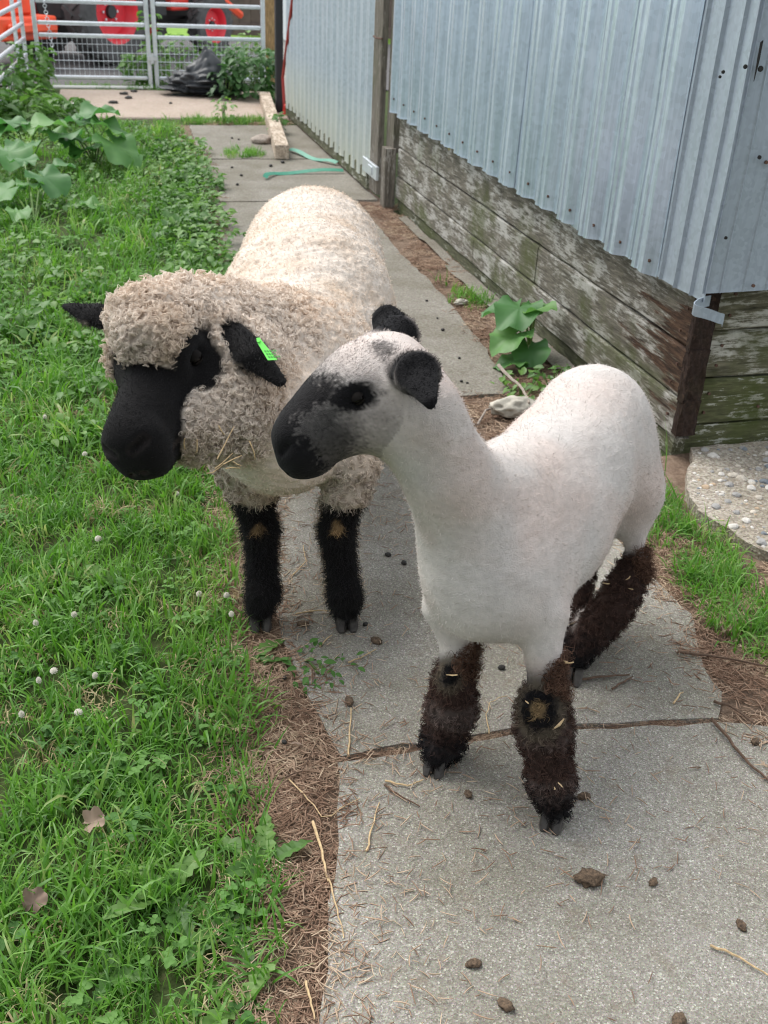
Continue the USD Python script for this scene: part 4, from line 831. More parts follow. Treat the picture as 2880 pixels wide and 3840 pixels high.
fibres('leg_hair', S2, B2, V, F, N, C*1.5, legb*1.+1e-9, 6500, .017, np.array([0, 0, -1.]), .18, .0012, 4, seed=16, jit=.5, spread=.4, mat_=M['black_hair'])
tuft = legb*sstep(.3, .9, N[:, 1]*.8+np.abs(N[:, 0])*.45)
fibres('leg_wool', S2, B2, V, F, N, C*0+np.array([.45, .36, .26]), tuft*(kz > .07)+1e-9, 2600, .024, np.array([0, .2, -.5]), .3, .0013, 4, seed=17, jit=.35, spread=.5)
legw = legz*(1-legb)
fibres('leg_wool', S2, B2, V, F, N, C*1.05, legw+1e-9, 3600, .015, np.array([0, 0, -.4]), .3, .0018, 5, seed=18, jit=.2, spread=.5, clump=.85, cell=.018)
for s in (1, -1): eyeball(S2, B2, hw['H'](.405, .250*s, .072), .040*hw['L'], hw['U'], hw['S']*s)
legp = [p for p in vw.pr if p[0] == 'leg']
for i in (5, 11):
    p = np.array([legp[i][2][0], legp[i][2][1]-.012, .002]); mk('hoof', cat(claw(p-B2, (-.1, -1), 1, 1.15), claw(p-B2, (-.1, -1), -1, 1.15)), M['hoof'], S2, smooth=35)
for p in [p for p in vw.pr if p[0] == 'hind'][1::2]:
    p = np.array([p[2][0], p[2][1]-.012, .002]); mk('hoof', cat(claw(p-B2, (-.1, -1), 1, 1.15), claw(p-B2, (-.1, -1), -1, 1.15)), M['hoof'], S2, smooth=35)
# ear tag: five-sided bright green plate hanging on the ear
t0, t1, t2, t3, t4 = [zB(x, y, dd) for x, y, dd in ((897, 740, 2.098), (910, 738, 2.098), (985, 830, 2.080), (945, 832, 2.080), (903, 762, 2.095))]
pts = np.array([t0, t1, t2, t3, t4]); nn = np.cross(t2-t0, t3-t0); nn /= np.linalg.norm(nn); nn = -nn if nn@FW > 0 else nn
pv = np.vstack([pts, pts+nn*.0018]); tg = trimesh.convex.convex_hull(pv-B2); mk('ear_tag', tg, M['tag'], S2, label='bright green plastic ear tag')
e1 = (t2-t3); e1 /= np.linalg.norm(e1); e2 = (t1+t0-t2-t3); e2 /= np.linalg.norm(e2); nm = nn; ink = []
for rw in range(3):
    for cl in range(5-rw % 2):
        q = t3+e1*(.007+.0052*cl)+e2*(.008+.008*rw)+nm*.0022; B_ = np.stack([e1, e2, nm], 1); bx_ = trimesh.creation.box([.0032, .0045, .0008]); bx_.vertices = bx_.vertices @ B_.T+q-B2; ink.append(bx_)
mk('print', cat(*ink), M['tag_ink'], str(S2.GetPath())+'/ear_tag') if False else mk('tag_print', cat(*ink), M['tag_ink'], S2)
st_ = trimesh.creation.cylinder(.004, .004, sections=10); st_.apply_transform(trimesh.geometry.align_vectors([0, 0, 1], nm)); st_.apply_translation((t0+t1+t4)/3+nm*.003-B2-e2*.004); mk('tag_stud', st_, M['tag'], S2)
# stalks of hay caught in the wool under the chin
for k, (x0, y0, x1, y1) in enumerate(((735, 1240, 805, 1105), (725, 1280, 800, 1215), (760, 1262, 838, 1225), (770, 1280, 830, 1278), (800, 1250, 835, 1268), (868, 1165, 892, 1240), (690, 1300, 770, 1255), (740, 1100, 765, 1140), (652, 1160, 645, 1215), (600, 1155, 602, 1200))):
    a, b = zB(x0, y0, 2.075), zB(x1, y1, 2.09); m_ = (a+b)/2+rng.normal(size=3)*.004
    mk('hay_stalk', tube([a, m_, b], [.0015, .0014, .0009], 5), M['straw'], label='thin hay stalk caught in the woolly sheep\'s chin wool', cat='hay stalk', group='hay stalks under the woolly sheep\'s chin')
# chaff in the shorn sheep's leg wool
vchaff = []
for k, (x, y, dd, L_) in enumerate(((1165, 1625, 1.905, .030), (1205, 1400, 1.90, .02), (1190, 1395, 1.90, .016), (775, 1445, 2.01, .026), (1420, 1090, 2.37, .014), (1340, 1110, 2.37, .016), (1430, 1130, 2.37, .014), (1215, 1255, 2.43, .022), (1050, 1545, 1.90, .010), (1150, 1860, 1.925, .012), (1172, 1848, 1.925, .012))):
    a = kq(x, y, dd); dr = rng.normal(size=3); dr /= np.linalg.norm(dr); dr[2] = -abs(dr[2])
    mk('chaff', tube([a-dr*L_*.5, a+[.001, -.002, 0], a+dr*L_*.5], [.0012, .0032 if k == 0 else .0016, .0008], 5), M['straw'], label='bit of straw chaff stuck in the shorn sheep\'s leg wool', cat='chaff', group='straw bits in the shorn sheep\'s leg wool')
# ------------------------------------------------------------------ plants
def blade(r, L, w, bend, yaw, n=4):
    t = np.linspace(0, 1, n+1); a = bend*t**1.3; st = L/n
    x = np.r_[0, np.cumsum(np.sin(a[1:])*st)]; z = np.r_[0, np.cumsum(np.cos(a[1:])*st)]
    wd = w*np.clip(np.minimum(1, .55+t*2)*(1-t**2.2), .04, 1); tw = r.normal()*.5*t
    V = np.stack([np.stack([x, s*wd*np.cos(tw), z+s*wd*np.sin(tw)*.6+(0 if s else -w*.25*(1-t))], 1) for s in (-1, 0, 1)], 1).reshape(-1, 3)
    F = []
    for i in range(n):
        for j in (0, 1): a_, b_ = i*3+j, i*3+j+1; F += [[a_, a_+3, b_], [b_, a_+3, b_+3]]
    c, s = math.cos(yaw), math.sin(yaw); V = V @ np.array([[c, s, 0], [-s, c, 0], [0, 0, 1]]); return V, np.array(F)
def join(vf):
    V = []; F = []; o = 0
    for v, f in vf: V.append(v); F.append(f+o); o += len(v)
    return np.vstack(V), np.vstack(F)
def tuft(seed, n, rad, lmin, lmax, w, flat=.5):
    r = np.random.default_rng(seed); out = []
    for _ in range(n):
        v, f = blade(r, r.uniform(lmin, lmax), w*r.uniform(.6, 1.3), r.uniform(.2, 2.0)*flat*1.4, r.uniform(0, 6.28)); p = rad*math.sqrt(r.random()); a = r.uniform(0, 6.28)
        out.append((v+[p*math.cos(a), p*math.sin(a), -.004], f))
    return join(out)
def leaflet(L, w, n=3, cup=.25, notch=0., seed=0, jag=0.):
    r = np.random.default_rng(seed); t = np.linspace(0, 1, n+2); prof = np.sin(np.pi*np.clip(t, 0.02, .985)**.85)**.75*w
    if jag: prof = prof*(1+jag*np.where(np.arange(n+2) % 2 == 0, 1, -1))
    V = []
    for ti, p in zip(t, prof):
        for s in (-1, 0, 1): V.append([ti*L-(notch*L*.12 if (ti > .95 and s == 0) else 0)-(jag*L*.05*abs(s)), s*p, cup*p*abs(s)*1.2-.25*L*ti*ti+r.normal()*.02*L*abs(s)])
    F = []
    for i in range(n+1):
        for j in (0, 1): a, b = i*3+j, i*3+j+1; F += [[a, a+3, b], [b, a+3, b+3]]
    return np.array(V), np.array(F)
def place(v, yaw=0, pitch=0, loc=(0, 0, 0), roll=0, s=1.):
    R_ = trimesh.transformations.euler_matrix(roll, -pitch, yaw, 'sxyz')[:3, :3]; return (v*s) @ R_.T+np.array(loc)
def trefoil(seed):
    r = np.random.default_rng(seed); out = []
    for _ in range(16):
        p = .07*math.sqrt(r.random()); a = r.uniform(0, 6.28); h = r.uniform(.015, .055); c = np.array([p*math.cos(a), p*math.sin(a), h]); y0 = r.uniform(0, 6.28); s = r.uniform(.010, .017)
        for k in range(3):
            v, f = leaflet(1, .52, 2, .2, 1., seed); out.append((place(v, y0+k*2.09, r.normal()*.2+.05, c, 0, s*1.15), f))
        tb = tube([[c[0]*.6, c[1]*.6, -.004], c], .0009, 3, False); out.append((np.array(tb.vertices), np.array(tb.faces)))
    return join(out)
def leafy(seed, n, L0, L1, h0, h1, rad, w=.32, jag=0., pit=.2):
    r = np.random.default_rng(seed); out = []
    for _ in range(n):
        p = rad*math.sqrt(r.random()); a = r.uniform(0, 6.28); h_ = r.uniform(h0, h1); L_ = r.uniform(L0, L1); v, f = leaflet(1, w, 5 if jag else 3, .3, 0, int(r.integers(999)), jag)
        out.append((place(v, a+r.normal()*.8, pit+r.normal()*.35, (p*math.cos(a), p*math.sin(a), h_), r.normal()*.25, L_), f))
    return join(out)
def instancer(name, protos, m, pts, yaw, scale, tilt, label, cat_, seed=0):
    r = np.random.default_rng(seed); pi = UsdGeom.PointInstancer.Define(stage, free('/World', name)); rel = []
    for v, f in protos: rel.append(mk(name+'_clump', (v, f), m, str(pi.GetPath())+'/kinds', smooth=True).GetPath())
    pi.CreatePrototypesRel().SetTargets(rel); n = len(pts)
    pi.CreateProtoIndicesAttr(Vt.IntArray.FromNumpy(r.integers(0, len(protos), n).astype(np.int32)))
    pi.CreatePositionsAttr(Vt.Vec3fArray.FromNumpy(np.asarray(pts, np.float32)))
    ax = r.normal(size=(n, 2))*tilt; qs = []
    for y, (tx, ty) in zip(yaw, ax):
        q = trimesh.transformations.quaternion_from_euler(tx, ty, y); qs.append(Gf.Quath(float(q[0]), float(q[1]), float(q[2]), float(q[3])))
    pi.CreateOrientationsAttr(Vt.QuathArray(qs)); sc = np.asarray(scale, np.float32); sc = np.repeat(sc[:, None], 3, 1) if sc.ndim == 1 else sc
    pi.CreateScalesAttr(Vt.Vec3fArray.FromNumpy(np.ascontiguousarray(sc))); return tag(pi, label, cat_, None, 'stuff')
def edge(y): return float(np.interp(y, [p[1] for p in LEFT_G], [p[0] for p in LEFT_G]))
HOOFS = np.array([[.29, 2.09], [.50, 2.05]])
rg = np.random.default_rng(21)
def lawn_points(n, y0, y1, power, margin=0.):
    out = []
    while len(out) < n:
        y = y0+(y1-y0)*rg.random()**power; half = .35*y+.55; x = edge(y)+margin-rg.random()*min(half+edge(y)+.3, 5.5)
        e = edge(y)+margin+.07*(meshkit.noise(np.array([[y*6, 2.2, 0]]), 4)[0]-.5)
        if x > e or (y > 9.75 and x > -.4) or y > 11.9: continue
        out.append((x, y, -.016))
    return np.array(out)
P1 = lawn_points(1750, .75, 3.3, 1.1); P2 = lawn_points(2100, 3.0, 11.5, 1.15)
PS = lawn_points(1300, .75, 4.2, 1.05)
extra = []
for _ in range(90): extra.append((rg.uniform(.75, 1.62), rg.uniform(9.68, 10.0), -.012))
for _ in range(26): extra.append((rg.uniform(.92, 1.22), rg.uniform(8.05, 8.35), .0))
GR = sg.Polygon([(1.47, 2.62), (1.62, 2.62), (1.66, 2.3), (1.67, 2.1), (1.60, 1.75), (1.66, 1.58), (1.52, 1.60), (1.42, 1.82), (1.47, 2.2)])
while len(extra) < 250:
    p = (rg.uniform(1.38, 1.8), rg.uniform(1.5, 2.7))
    if GR.contains(sg.Point(p)): extra.append((*p, -.012))
for _ in range(16): extra.append((rg.normal(1.665, .05), rg.normal(4.55, .12), -.01))
for _ in range(70): extra.append((rg.uniform(-.5, 1.7), rg.uniform(11.86, 12.1), -.01))
PX = np.array(extra)
PP = np.vstack([P1, PS, P2, PX]); sc = np.r_[rg.uniform(.55, 1.05, len(P1)), rg.uniform(.35, .6, len(PS)), rg.uniform(.9, 1.5, len(P2)), rg.uniform(.5, .9, len(PX))]
tone = [tuft(100+k, 30, .065, .045, .12, .0030, .9) for k in range(6)]+[tuft(120+k, 13, .07, .06, .14, .0042, .9) for k in range(4)]+[tuft(140+k, 46, .06, .02, .07, .0021, 1.3) for k in range(2)]
instancer('grass', tone, M['grass'], PP, rg.uniform(0, 6.28, len(PP)), sc, .18, 'green lawn grass left of the slab path and beside the concrete', 'grass', 1)
PD = lawn_points(380, .75, 3.6, 1.0)
instancer('dry_grass', [tuft(160+k, 34, .06, .03, .08, .0016, 1.7) for k in range(3)], M['dry_grass'], PD, rg.uniform(0, 6.28, len(PD)), rg.uniform(.7, 1.1, len(PD)), .25, 'dry straw coloured grass between the green blades of the front lawn', 'dry grass', 6)
PC_ = np.vstack([lawn_points(230, .8, 4.5, 1.0), lawn_points(420, 4, 10.5, 1.)])
instancer('clover', [trefoil(200+k) for k in range(4)], M['clover'], PC_, rg.uniform(0, 6.28, len(PC_)), np.r_[rg.uniform(.6, .95, 230), rg.uniform(.9, 1.3, 420)], .12, 'low clover leaves mixed into the lawn', 'clover', 2)
PWd = np.vstack([lawn_points(300, 3.2, 9.3, 1.0, .04), np.array([(edge(y)+rg.uniform(-.25, .08), y, -.01) for y in rg.uniform(3, 8.5, 190)])])
instancer('ground_cover', [leafy(220+k, 26, .02, .045, .01, .085, .09, .34) for k in range(4)], M['weed'], PWd, rg.uniform(0, 6.28, len(PWd)), rg.uniform(.8, 1.35, len(PWd)), .15, 'small leafy weeds spreading over the far lawn to the path edge', 'weeds', 3)
# needle litter
def needles(seed, n, rad, L0, L1, w):
    r = np.random.default_rng(seed); out = []
    for _ in range(n):
        p = rad*math.sqrt(r.random()); a = r.uniform(0, 6.28); L_ = r.uniform(L0, L1); y = r.uniform(0, 6.28); b = r.normal()*.18
        t = np.linspace(-.5, .5, 4); c = np.stack([t*L_, b*L_*t*t, .002+r.random()*.006+r.normal()*.05*L_*t], 1); m = tube(c, [w*.7, w, w, w*.5], 3, False); out.append((place(np.array(m.vertices), y, 0, (p*math.cos(a), p*math.sin(a), 0)), np.array(m.faces)))
    return join(out)
NP = []
def strip(n, f):
    k = 0
    while k < n:
        p = f()
        if p is not None: NP.append(p); k += 1
strip(430, lambda: (lambda y: (rg.uniform(edge(y)-.06, lx(y)+.05*rg.random()+.02), y, -.008))(rg.uniform(.7, 3.4)))
strip(90, lambda: (lambda y: (rg.uniform(edge(y)-.05, lx(y)+.05), y, -.006))(rg.uniform(3.3, 8.5)))
strip(190, lambda: (rg.uniform(1.30, 1.80), rg.uniform(1.30, 2.05), -.008))
strip(60, lambda: (rg.uniform(1.33, 1.6), rg.uniform(2.0, 2.8), -.008))
strip(120, lambda: (rg.uniform(.5, 1.75), rg.uniform(2.9, 3.45), -.008))
strip(150, lambda: (lambda y: (rg.uniform(np.interp(y, [3.4, 4.6, 6.6], [1.46, 1.55, 1.60]), 1.80), y, -.008))(rg.uniform(3.3, 6.6)))
JY = lambda x: np.interp(x, [.37, .8, 1.28], [1.567, 1.565, 1.503])
strip(64, lambda: (lambda x: (x, JY(x)+rg.normal()*.004, -.005))(rg.uniform(.40, 1.27)))
strip(30, lambda: (rg.uniform(.8, 1.7), rg.uniform(9.62, 10.02), -.004))
NP = np.array(NP)
instancer('needle_litter', [needles(300+k, 60, .055, .012, .036, .0009) for k in range(5)], M['needle'], NP, rg.uniform(0, 6.28, len(NP)), np.where((abs(NP[:, 1]-JY(NP[:, 0])) < .02) & (NP[:, 0] > .395) & (NP[:, 0] < 1.275), .40, rg.uniform(.8, 1.3, len(NP))), .05, 'brown conifer needles lying thick beside the slabs', 'needles', 4)
SP = np.array([(rg.uniform(lx(y), 1.4), y, .001) for y in rg.uniform(.7, 2.9, 230)]+[(rg.uniform(lx(y)-.02, lx(y)+.22), y, .001) for y in rg.uniform(.9, 2.9, 110)])
instancer('loose_needles', [needles(320+k, 5, .09, .010, .030, .0010) for k in range(5)], M['needle'], SP, rg.uniform(0, 6.28, len(SP)), rg.uniform(.8, 1.4, len(SP)), .0, 'single dry needles scattered over the concrete slabs', 'needles', 5)
# big ruffled leaves
def bigleaf(L, w, seed, cup=.25, ruf=.10, droop=.45, lobes=5):
    r = np.random.default_rng(seed); nu, nv = 13, 10; th = np.linspace(-np.pi*.93, np.pi*.93, 2*nv+5); ph = r.uniform(0, 6.28)
    rad = (.60+.40*np.cos(th/2)**1.2)*(1+.055*np.cos(th*lobes+ph)+.025*np.cos(th*13+ph)); V = [[0, 0, 0]]; F = []; m = len(th)
    for k in range(1, 6):
        q = k/5
        for t_, r_ in zip(th, rad):
            x = q*r_*math.cos(t_)*.78; y = q*r_*math.sin(t_)*w
            V.append([(x+.0)*L, y*L, L*(cup*(y*y)*1.4-droop*max(0, x)**2*.8+ruf*q**3*math.sin(t_*6+ph)-.045*abs(math.sin(t_*4.5))*q)])
    for j in range(m-1): F.append([0, 1+j, 2+j])
    for k in range(4):
        for j in range(m-1): a = 1+k*m+j; F += [[a, a+m, a+1], [a+1, a+m, a+m+1]]
    return np.array(V), np.array(F)
def bigplant(name, base, leaves, label, cat_, m=None, group=None):
    base = np.array(base, float); t = thing(name, label, cat_, base, group=group)
    for k, (x, y, z, L_, yaw, pit) in enumerate(leaves):
        v, f = bigleaf(L_, .62+.1*((k*7) % 3), 400+int(abs(base[1])*100)+k, cup=.25+.1*(k % 2)); tip = np.array([x, y, z])-base
        v = v*1.22; lf = mk('leaf', (place(v, yaw, pit, tip), f), m or M['bigleaf'], t, smooth=True)
        mid = tip*.5+np.array([0, 0, .25*tip[2]]); mk('petiole', tube([(0, 0, 0), mid, tip+[0, 0, -.004]], [.006, .005, .0035], 6), M['stem'], t)
    return t
pz = lambda x, y, z: W(np.array([x, y]), 'z', z)
def sq(lst): return [(*pz(x, y, z), L_, yaw, pit) for x, y, z, L_, yaw, pit in lst]
bigplant('squash_plant', (*pz(360, 620, 0)[:2], -.01), sq([(430, 540, .17, .24, -.9, -.45), (350, 425, .33, .20, .3, .25), (310, 455, .28, .17, 2.6, .2), (400, 470, .27, .19, -.2, -.3), (240, 500, .24, .17, -1.7, .2), (330, 560, .13, .15, 2.4, -.2), (290, 520, .2, .15, -2.4, .1)]), 'squash plant with large ruffled leaves arching over the lawn', 'squash plant')
bigplant('squash_plant', (*pz(110, 620, 0)[:2], -.01), sq([(45, 460, .30, .19, 2.8, .1), (10, 490, .26, .18, -2.6, -.1), (150, 470, .29, .18, .4, .3), (200, 500, .22, .16, -.4, -.2), (90, 540, .22, .15, -2., 0), (30, 570, .2, .16, -1.2, -.3)]), 'squash plant with cupped leaves at the left edge below the corral panel', 'squash plant')
bigplant('burdock_plant', (*pz(130, 830, 0)[:2], -.01), sq([(90, 600, .22, .14, 2.0, .1), (165, 665, .18, .17, -.8, -.35), (25, 710, .12, .17, -2.4, -.2), (70, 790, .08, .11, -1.5, 0), (215, 620, .15, .11, .3, .2), (330, 770, .06, .10, -.3, -.1), (110, 690, .16, .12, 1.2, 0)]), 'broad leaved weed growing in the left foreground of the squash plants', 'broad leaved weed')
bigplant('burdock_plant', (1.70, 3.83, -.01), [(1.62, 3.80, .20, .155, -2.2, -.1), (1.56, 3.86, .165, .085, 2.7, .0), (1.68, 3.76, .20, .085, -.9, .5), (1.57, 3.70, .12, .13, -2.7, -.25), (1.55, 3.62, .035, .09, 2.9, -.1), (1.62, 3.66, .07, .10, -1.9, -.35), (1.68, 3.82, .17, .08, .6, .6)], 'burdock plant with scalloped leaves growing against the shed boards', 'burdock')
def bush(name, base, m, n, L0, L1, h0, h1, rad, label, cat_, seed, jag=0., group=None, stems=6, sx=1., sy=1.):
    t = thing(name, label, cat_, (*base, -.01), group=group); v, f = leafy(seed, n, L0, L1, h0, h1, rad, .30, jag, -.1); v = v*[sx, sy, 1]
    mk('leaves', (v, f), m, t, smooth=True, kind='stuff'); r = np.random.default_rng(seed)
    for k in range(stems):
        a = r.uniform(0, 6.28); p = rad*.6*r.random(); e = np.array([p*math.cos(a)*sx, p*math.sin(a)*sy, h1*r.uniform(.6, .95)]); mk('stem', tube([(e[0]*.3, e[1]*.3, 0), e*[.7, .7, .55], e], [.004, .0035, .002], 5), M['stem'], t)
bush('nettle_bush', (1.60, 11.35), M['nettle'], 420, .06, .12, .05, .48, .30, 'dark green nettle bush between the black plastic and the post', 'bush', 51, .12, None, 10)
bush('nettle_bush', (1.30, 11.25), M['nettle'], 70, .05, .10, .03, .26, .15, 'small nettle growing through the front of the black plastic', 'bush', 52, .12)
for k, (x, y, h_, r_) in enumerate(((.70, 12.35, .42, .18), (1.0, 12.6, .5, .3), (1.45, 12.5, .42, .25), (1.72, 12.2, .55, .15), (.62, 12.2, .75, .10), (.45, 12.15, .32, .14))):
    bush('tall_weed', (x, y), M['weed'], 110, .05, .11, .02, h_, r_, ('leafy weeds behind the left end of the right gate', 'broad clump of weeds behind the middle of the right gate', 'weeds behind the right gate above the black plastic', 'tall weeds behind the right gate by the timber post', 'tall thin weed growing up between the two gates', 'weed leaning over the right end of the left gate')[k], 'weeds', 60+k, .0, None, 7)
for k, (x, y, h_, r_, l) in enumerate(((-.58, 11.2, .50, .18, 'tall feathery weed at the foot of the corral panel by the gate post'), (-.72, 10.3, .40, .25, 'dense tall weeds along the middle of the corral panel'), (-.55, 9.4, .30, .25, 'leafy weeds in front of the corral panel behind the squash plants'), (-.30, 9.9, .18, .2, 'low weeds at the left corner of the sandy slab'), (-.85, 9.2, .35, .2, 'weeds at the left edge beside the corral panel'))):
    bush('tall_weed', (x, y), M['weed'], 210, .05, .13, .02, h_, r_, l, 'weeds', 70+k, .0, None, 9)
bush('small_weed', (1.48, 3.35), M['weed'], 60, .025, .05, .01, .07, .12, 'small weed beside the dry stick and the pale stone', 'weed', 81)
bush('small_weed', (1.64, 3.42), M['weed'], 40, .02, .045, .01, .09, .10, 'small weed at the foot of the shed boards past the stone', 'weed', 82)
bush('small_weed', (.40, 1.86), M['clover'], 46, .015, .03, .004, .03, .09, 'small clover like weed creeping onto the slab before the woolly sheep', 'weed', 83)
bush('small_weed', (1.10, 9.75), M['weed'], 40, .03, .07, .01, .22, .10, 'sprig of weed standing in the grass strip before the sandy slab', 'weed', 84)
bush('small_weed', (1.50, 9.2), M['weed'], 40, .03, .07, .06, .16, .07, 'small weed poking up beside the timber beam', 'weed', 85)
# dandelion rosettes
def rosette(base, n, L_, label, seed, rz):
    t = thing('dandelion_plant', label, 'dandelion', (*base, -.012), rz); r = np.random.default_rng(seed)
    for k in range(n):
        v, f = leaflet(1, .17, 11, .3, 0, seed+k, .22); mk('leaf', (place(v, k*6.28/n+r.normal()*.3, r.uniform(.05, .55), (0, 0, .004), r.normal()*.2, L_*.8*r.uniform(.7, 1.15)), f), M['weed'], t, smooth=False)
for k, (x, y, n, L_, l) in enumerate(((1000, 3230, 7, .13, 'dandelion rosette at the grass edge beside the black dropping'), (620, 3350, 8, .14, 'large dandelion rosette in the middle of the front lawn'), (820, 3480, 7, .11, 'dandelion rosette right of the largest one near the needle strip'), (930, 2470, 6, .13, 'dandelion leaves below the woolly sheep\'s hoof at the lawn edge'), (420, 3640, 6, .10, 'dandelion rosette near the bottom left of the lawn'), (900, 3760, 6, .12, 'dandelion leaves at the bottom edge beside the needles'), (420, 2180, 6, .12, 'dandelion rosette in the lawn left of the woolly sheep\'s legs'), (150, 2180, 5, .10, 'dandelion leaves near the left edge of the lawn'))):
    rosette(pz(x, y, 0)[:2], n, L_, l, 500+9*k, k*.7)
# white clover flowers
def flower():
    t = thing('clover_flower', 'white clover flower head standing in the lawn', 'clover flower', group='white clover flowers in the lawn'); hd_ = []
    for k in range(44):
        z = 1-2*(k+.5)/44*.85; a = k*2.4; d_ = np.array([math.cos(a)*math.sqrt(1-z*z), math.sin(a)*math.sqrt(1-z*z), z]); fl_ = trimesh.creation.icosphere(0, 1.); fv = fl_.vertices*[.0042, .0018, .0018]; hd_.append((place(fv, math.atan2(d_[1], d_[0]), math.asin(d_[2])+.35, d_*.0062+[0, 0, .075]), fl_.faces))
    mk('flower_head', join(hd_), M['petal'], t, smooth=False); mk('stalk', tube([(0, 0, 0), (.003, .002, .04), (0, 0, .074)], .0011, 4), M['stem'], t); return t
fl0 = None
for k, (x, y) in enumerate(((369, 2024), (746, 2217), (868, 2300), (135, 2341), (200, 2503), (356, 2528), (146, 2554), (292, 2655), (850, 2225), (168, 1563), (664, 1836), (317, 1694), (278, 2302), (82, 2684), (405, 1380))):
    p = pz(x, y, .062); s_ = (1.25, 1.0, .9)[k % 3]
    if fl0 is None: fl0 = flower(); o = fl0
    else: 
        o = UsdGeom.Xform.Define(stage, free('/World', 'clover_flower')); o.GetPrim().GetReferences().AddInternalReference(fl0.GetPath()); o.GetPrim().SetInstanceable(True)
        tag(o, 'white clover flower head standing in the lawn', 'clover flower', 'white clover flowers in the lawn'); o.AddTranslateOp() if not o.GetTranslateOp() else None
    ops = {op.GetOpName(): op for op in UsdGeom.Xformable(o).GetOrderedXformOps()}
    ops['xformOp:translate'].Set(Gf.Vec3d(*map(float, (p[0], p[1], -.01)))) if 'xformOp:translate' in ops else None
    if k: a_ = .72+.3*((k*37) % 10)/10; o.AddScaleOp().Set(Gf.Vec3f(a_, a_*(.8+.04*(k % 5)), .78+.25*((k*53) % 10)/10)); ops['xformOp:rotateZ'].Set(float(k*50))
# ------------------------------------------------------------------ loose things
heap = trimesh.creation.icosphere(5, 1.0); hv = heap.vertices
q = hv*1.0; fold = np.abs(2*meshkit.noise(q*np.array([2.2, 2.2, 4.5])+3, 61)-1); fold2 = np.abs(2*meshkit.noise(q*np.array([5, 5, 9])+7, 62)-1)
shape = 1+.34*(fold-.5)+.16*(fold2-.5)+.25*(meshkit.noise(q*1.3, 63)-.5)
hv = hv*shape[:, None]*np.array([.42, .30, .20]); pk = np.exp(-((hv[:, 0]-.02)**2+(hv[:, 1])**2)/.018); hv[:, 2] = np.where(hv[:, 2] > 0, hv[:, 2]*(1+1.5*pk), hv[:, 2]*.3); heap.vertices = hv+[1.13, 11.55, .07]
mk('plastic_sheet', heap, M['plastic'], smooth=40, label='crumpled heap of black plastic sheeting by the right gate', cat='plastic sheeting')
fl = np.array([(.72, 11.47), (.93, 11.40), (1.02, 11.44), (.95, 11.50), (.78, 11.52)]); mk('plastic_scrap', turn(trimesh.creation.extrude_polygon(sg.Polygon(fl), .006, engine='earcut'), 0, (0, 0, .003)), M['plastic'], label='flat strip of black plastic trailing left from the heap', cat='plastic scrap')
pc = W(np.array([200, 390.])); pp_ = sg.Polygon([(-.09, -.05), (.03, -.07), (.14, -.02), (.22, .01), (.05, .03), (-.02, .07), (-.1, .02)]); mk('paper_scrap', turn(trimesh.creation.extrude_polygon(pp_, .004, engine='earcut'), 0, (pc[0]+.02, pc[1], .006)), M['paper'], label='torn white paper on the sandy slab by the left gate', cat='paper')
def lump(name, xy, r, label, cat_, m, sq_=(1.3, .9, .6), seed=0, group=None, rz=0., z=None, amp=.35):
    r = r*(.85 if name == 'dung' else 1); b = blob(seed, r, *sq_, amp=amp, f=2.4, sub=3 if r > .02 else 2); p = pz(xy[0], xy[1], 0); b = turn(b, rz, (p[0], p[1], r*sq_[2]*.75)); return mk(name, b, m, smooth=True, label=label, cat=cat_, group=group)
lump('stone', (1928, 1550), .058, 'pale rounded stone lying against the dry stick behind the shorn sheep', 'stone', M['stone'], (1.45, .9, .62), 7, amp=.2)
lump('stone', (1730, 1140), .022, 'small grey stone at the edge of the needles near the burdock', 'stone', M['stone'], (1.5, .9, .6), 8)
lump('stone', (1610, 2555), .0085, 'small speckled pebble on the slab right of the front hoof', 'stone', M['stone'], (1.6, 1, .6), 9) if False else lump('stone', (2190, 2990), .0085, 'small dark speckled pebble on the slab right of the front hoof', 'stone', M['dung'], (1.6, 1, .6), 9)
for k, (x, y, r, l) in enumerate(((2208, 3305, .020, 'largest lump of dung, lying alone on the front slab'), (2448, 3312, .008, 'small dark dung lump right of the largest one'), (1755, 2982, .009, 'brown dung lump between the two front hooves'), (1895, 3775, .011, 'dung lump at the bottom edge of the slab left of centre'), (1775, 3620, .010, 'flat brown dung lump low on the slab'), (2545, 3835, .012, 'dung lump cut by the bottom edge on the right'), (2780, 3475, .009, 'dung lump near the right edge of the front slab'), (1412, 2408, .012, 'rounded dung lump on the slab before the woolly sheep'), (1135, 2345, .012, 'dung lump between the woolly sheep\'s hooves'), (2830, 2785, .009, 'small brown lump at the far right below the joint'), (1310, 2635, .011, 'flat dung crumb at the needle edge near the joint'))):
    lump('dung', (x, y), r, l, 'dung', M['dung'], (1.55, 1.0, .7), 20+k, rz=k*.8-.2)
for k, (x, y) in enumerate(((1107, 3170), (1068, 2545), (1066, 2787), (1880, 2508), (2196, 2504), (1730, 1432), (1752, 1438), (1722, 1345), (1515, 2115), (1455, 2085), (1370, 2345), (1640, 1195), (1600, 1130), (1660, 1240), (1015, 625), (905, 660), (870, 630), (890, 695), (1060, 612), (640, 390), (870, 520), (895, 525))):
    far = y < 900
    lump('dropping', (x, y), (.011 if far else .0062)*(1+.25*math.sin(k*5)), 'small dark round dropping lying on the ground', 'dropping', M['pellet'], (1.25, 1, .85), 40+k, group='small dark droppings on the slabs and needles', rz=k, amp=.15)
for k, (x, y) in enumerate(((465, 355), (483, 370), (502, 345), (425, 388))): lump('dirt_clod', (x, y), .03, 'small dark clod on the sandy slab before the gates', 'clod', M['pellet'], (1.5, 1, .5), 70+k, group='dark clods on the sandy slab', rz=k)
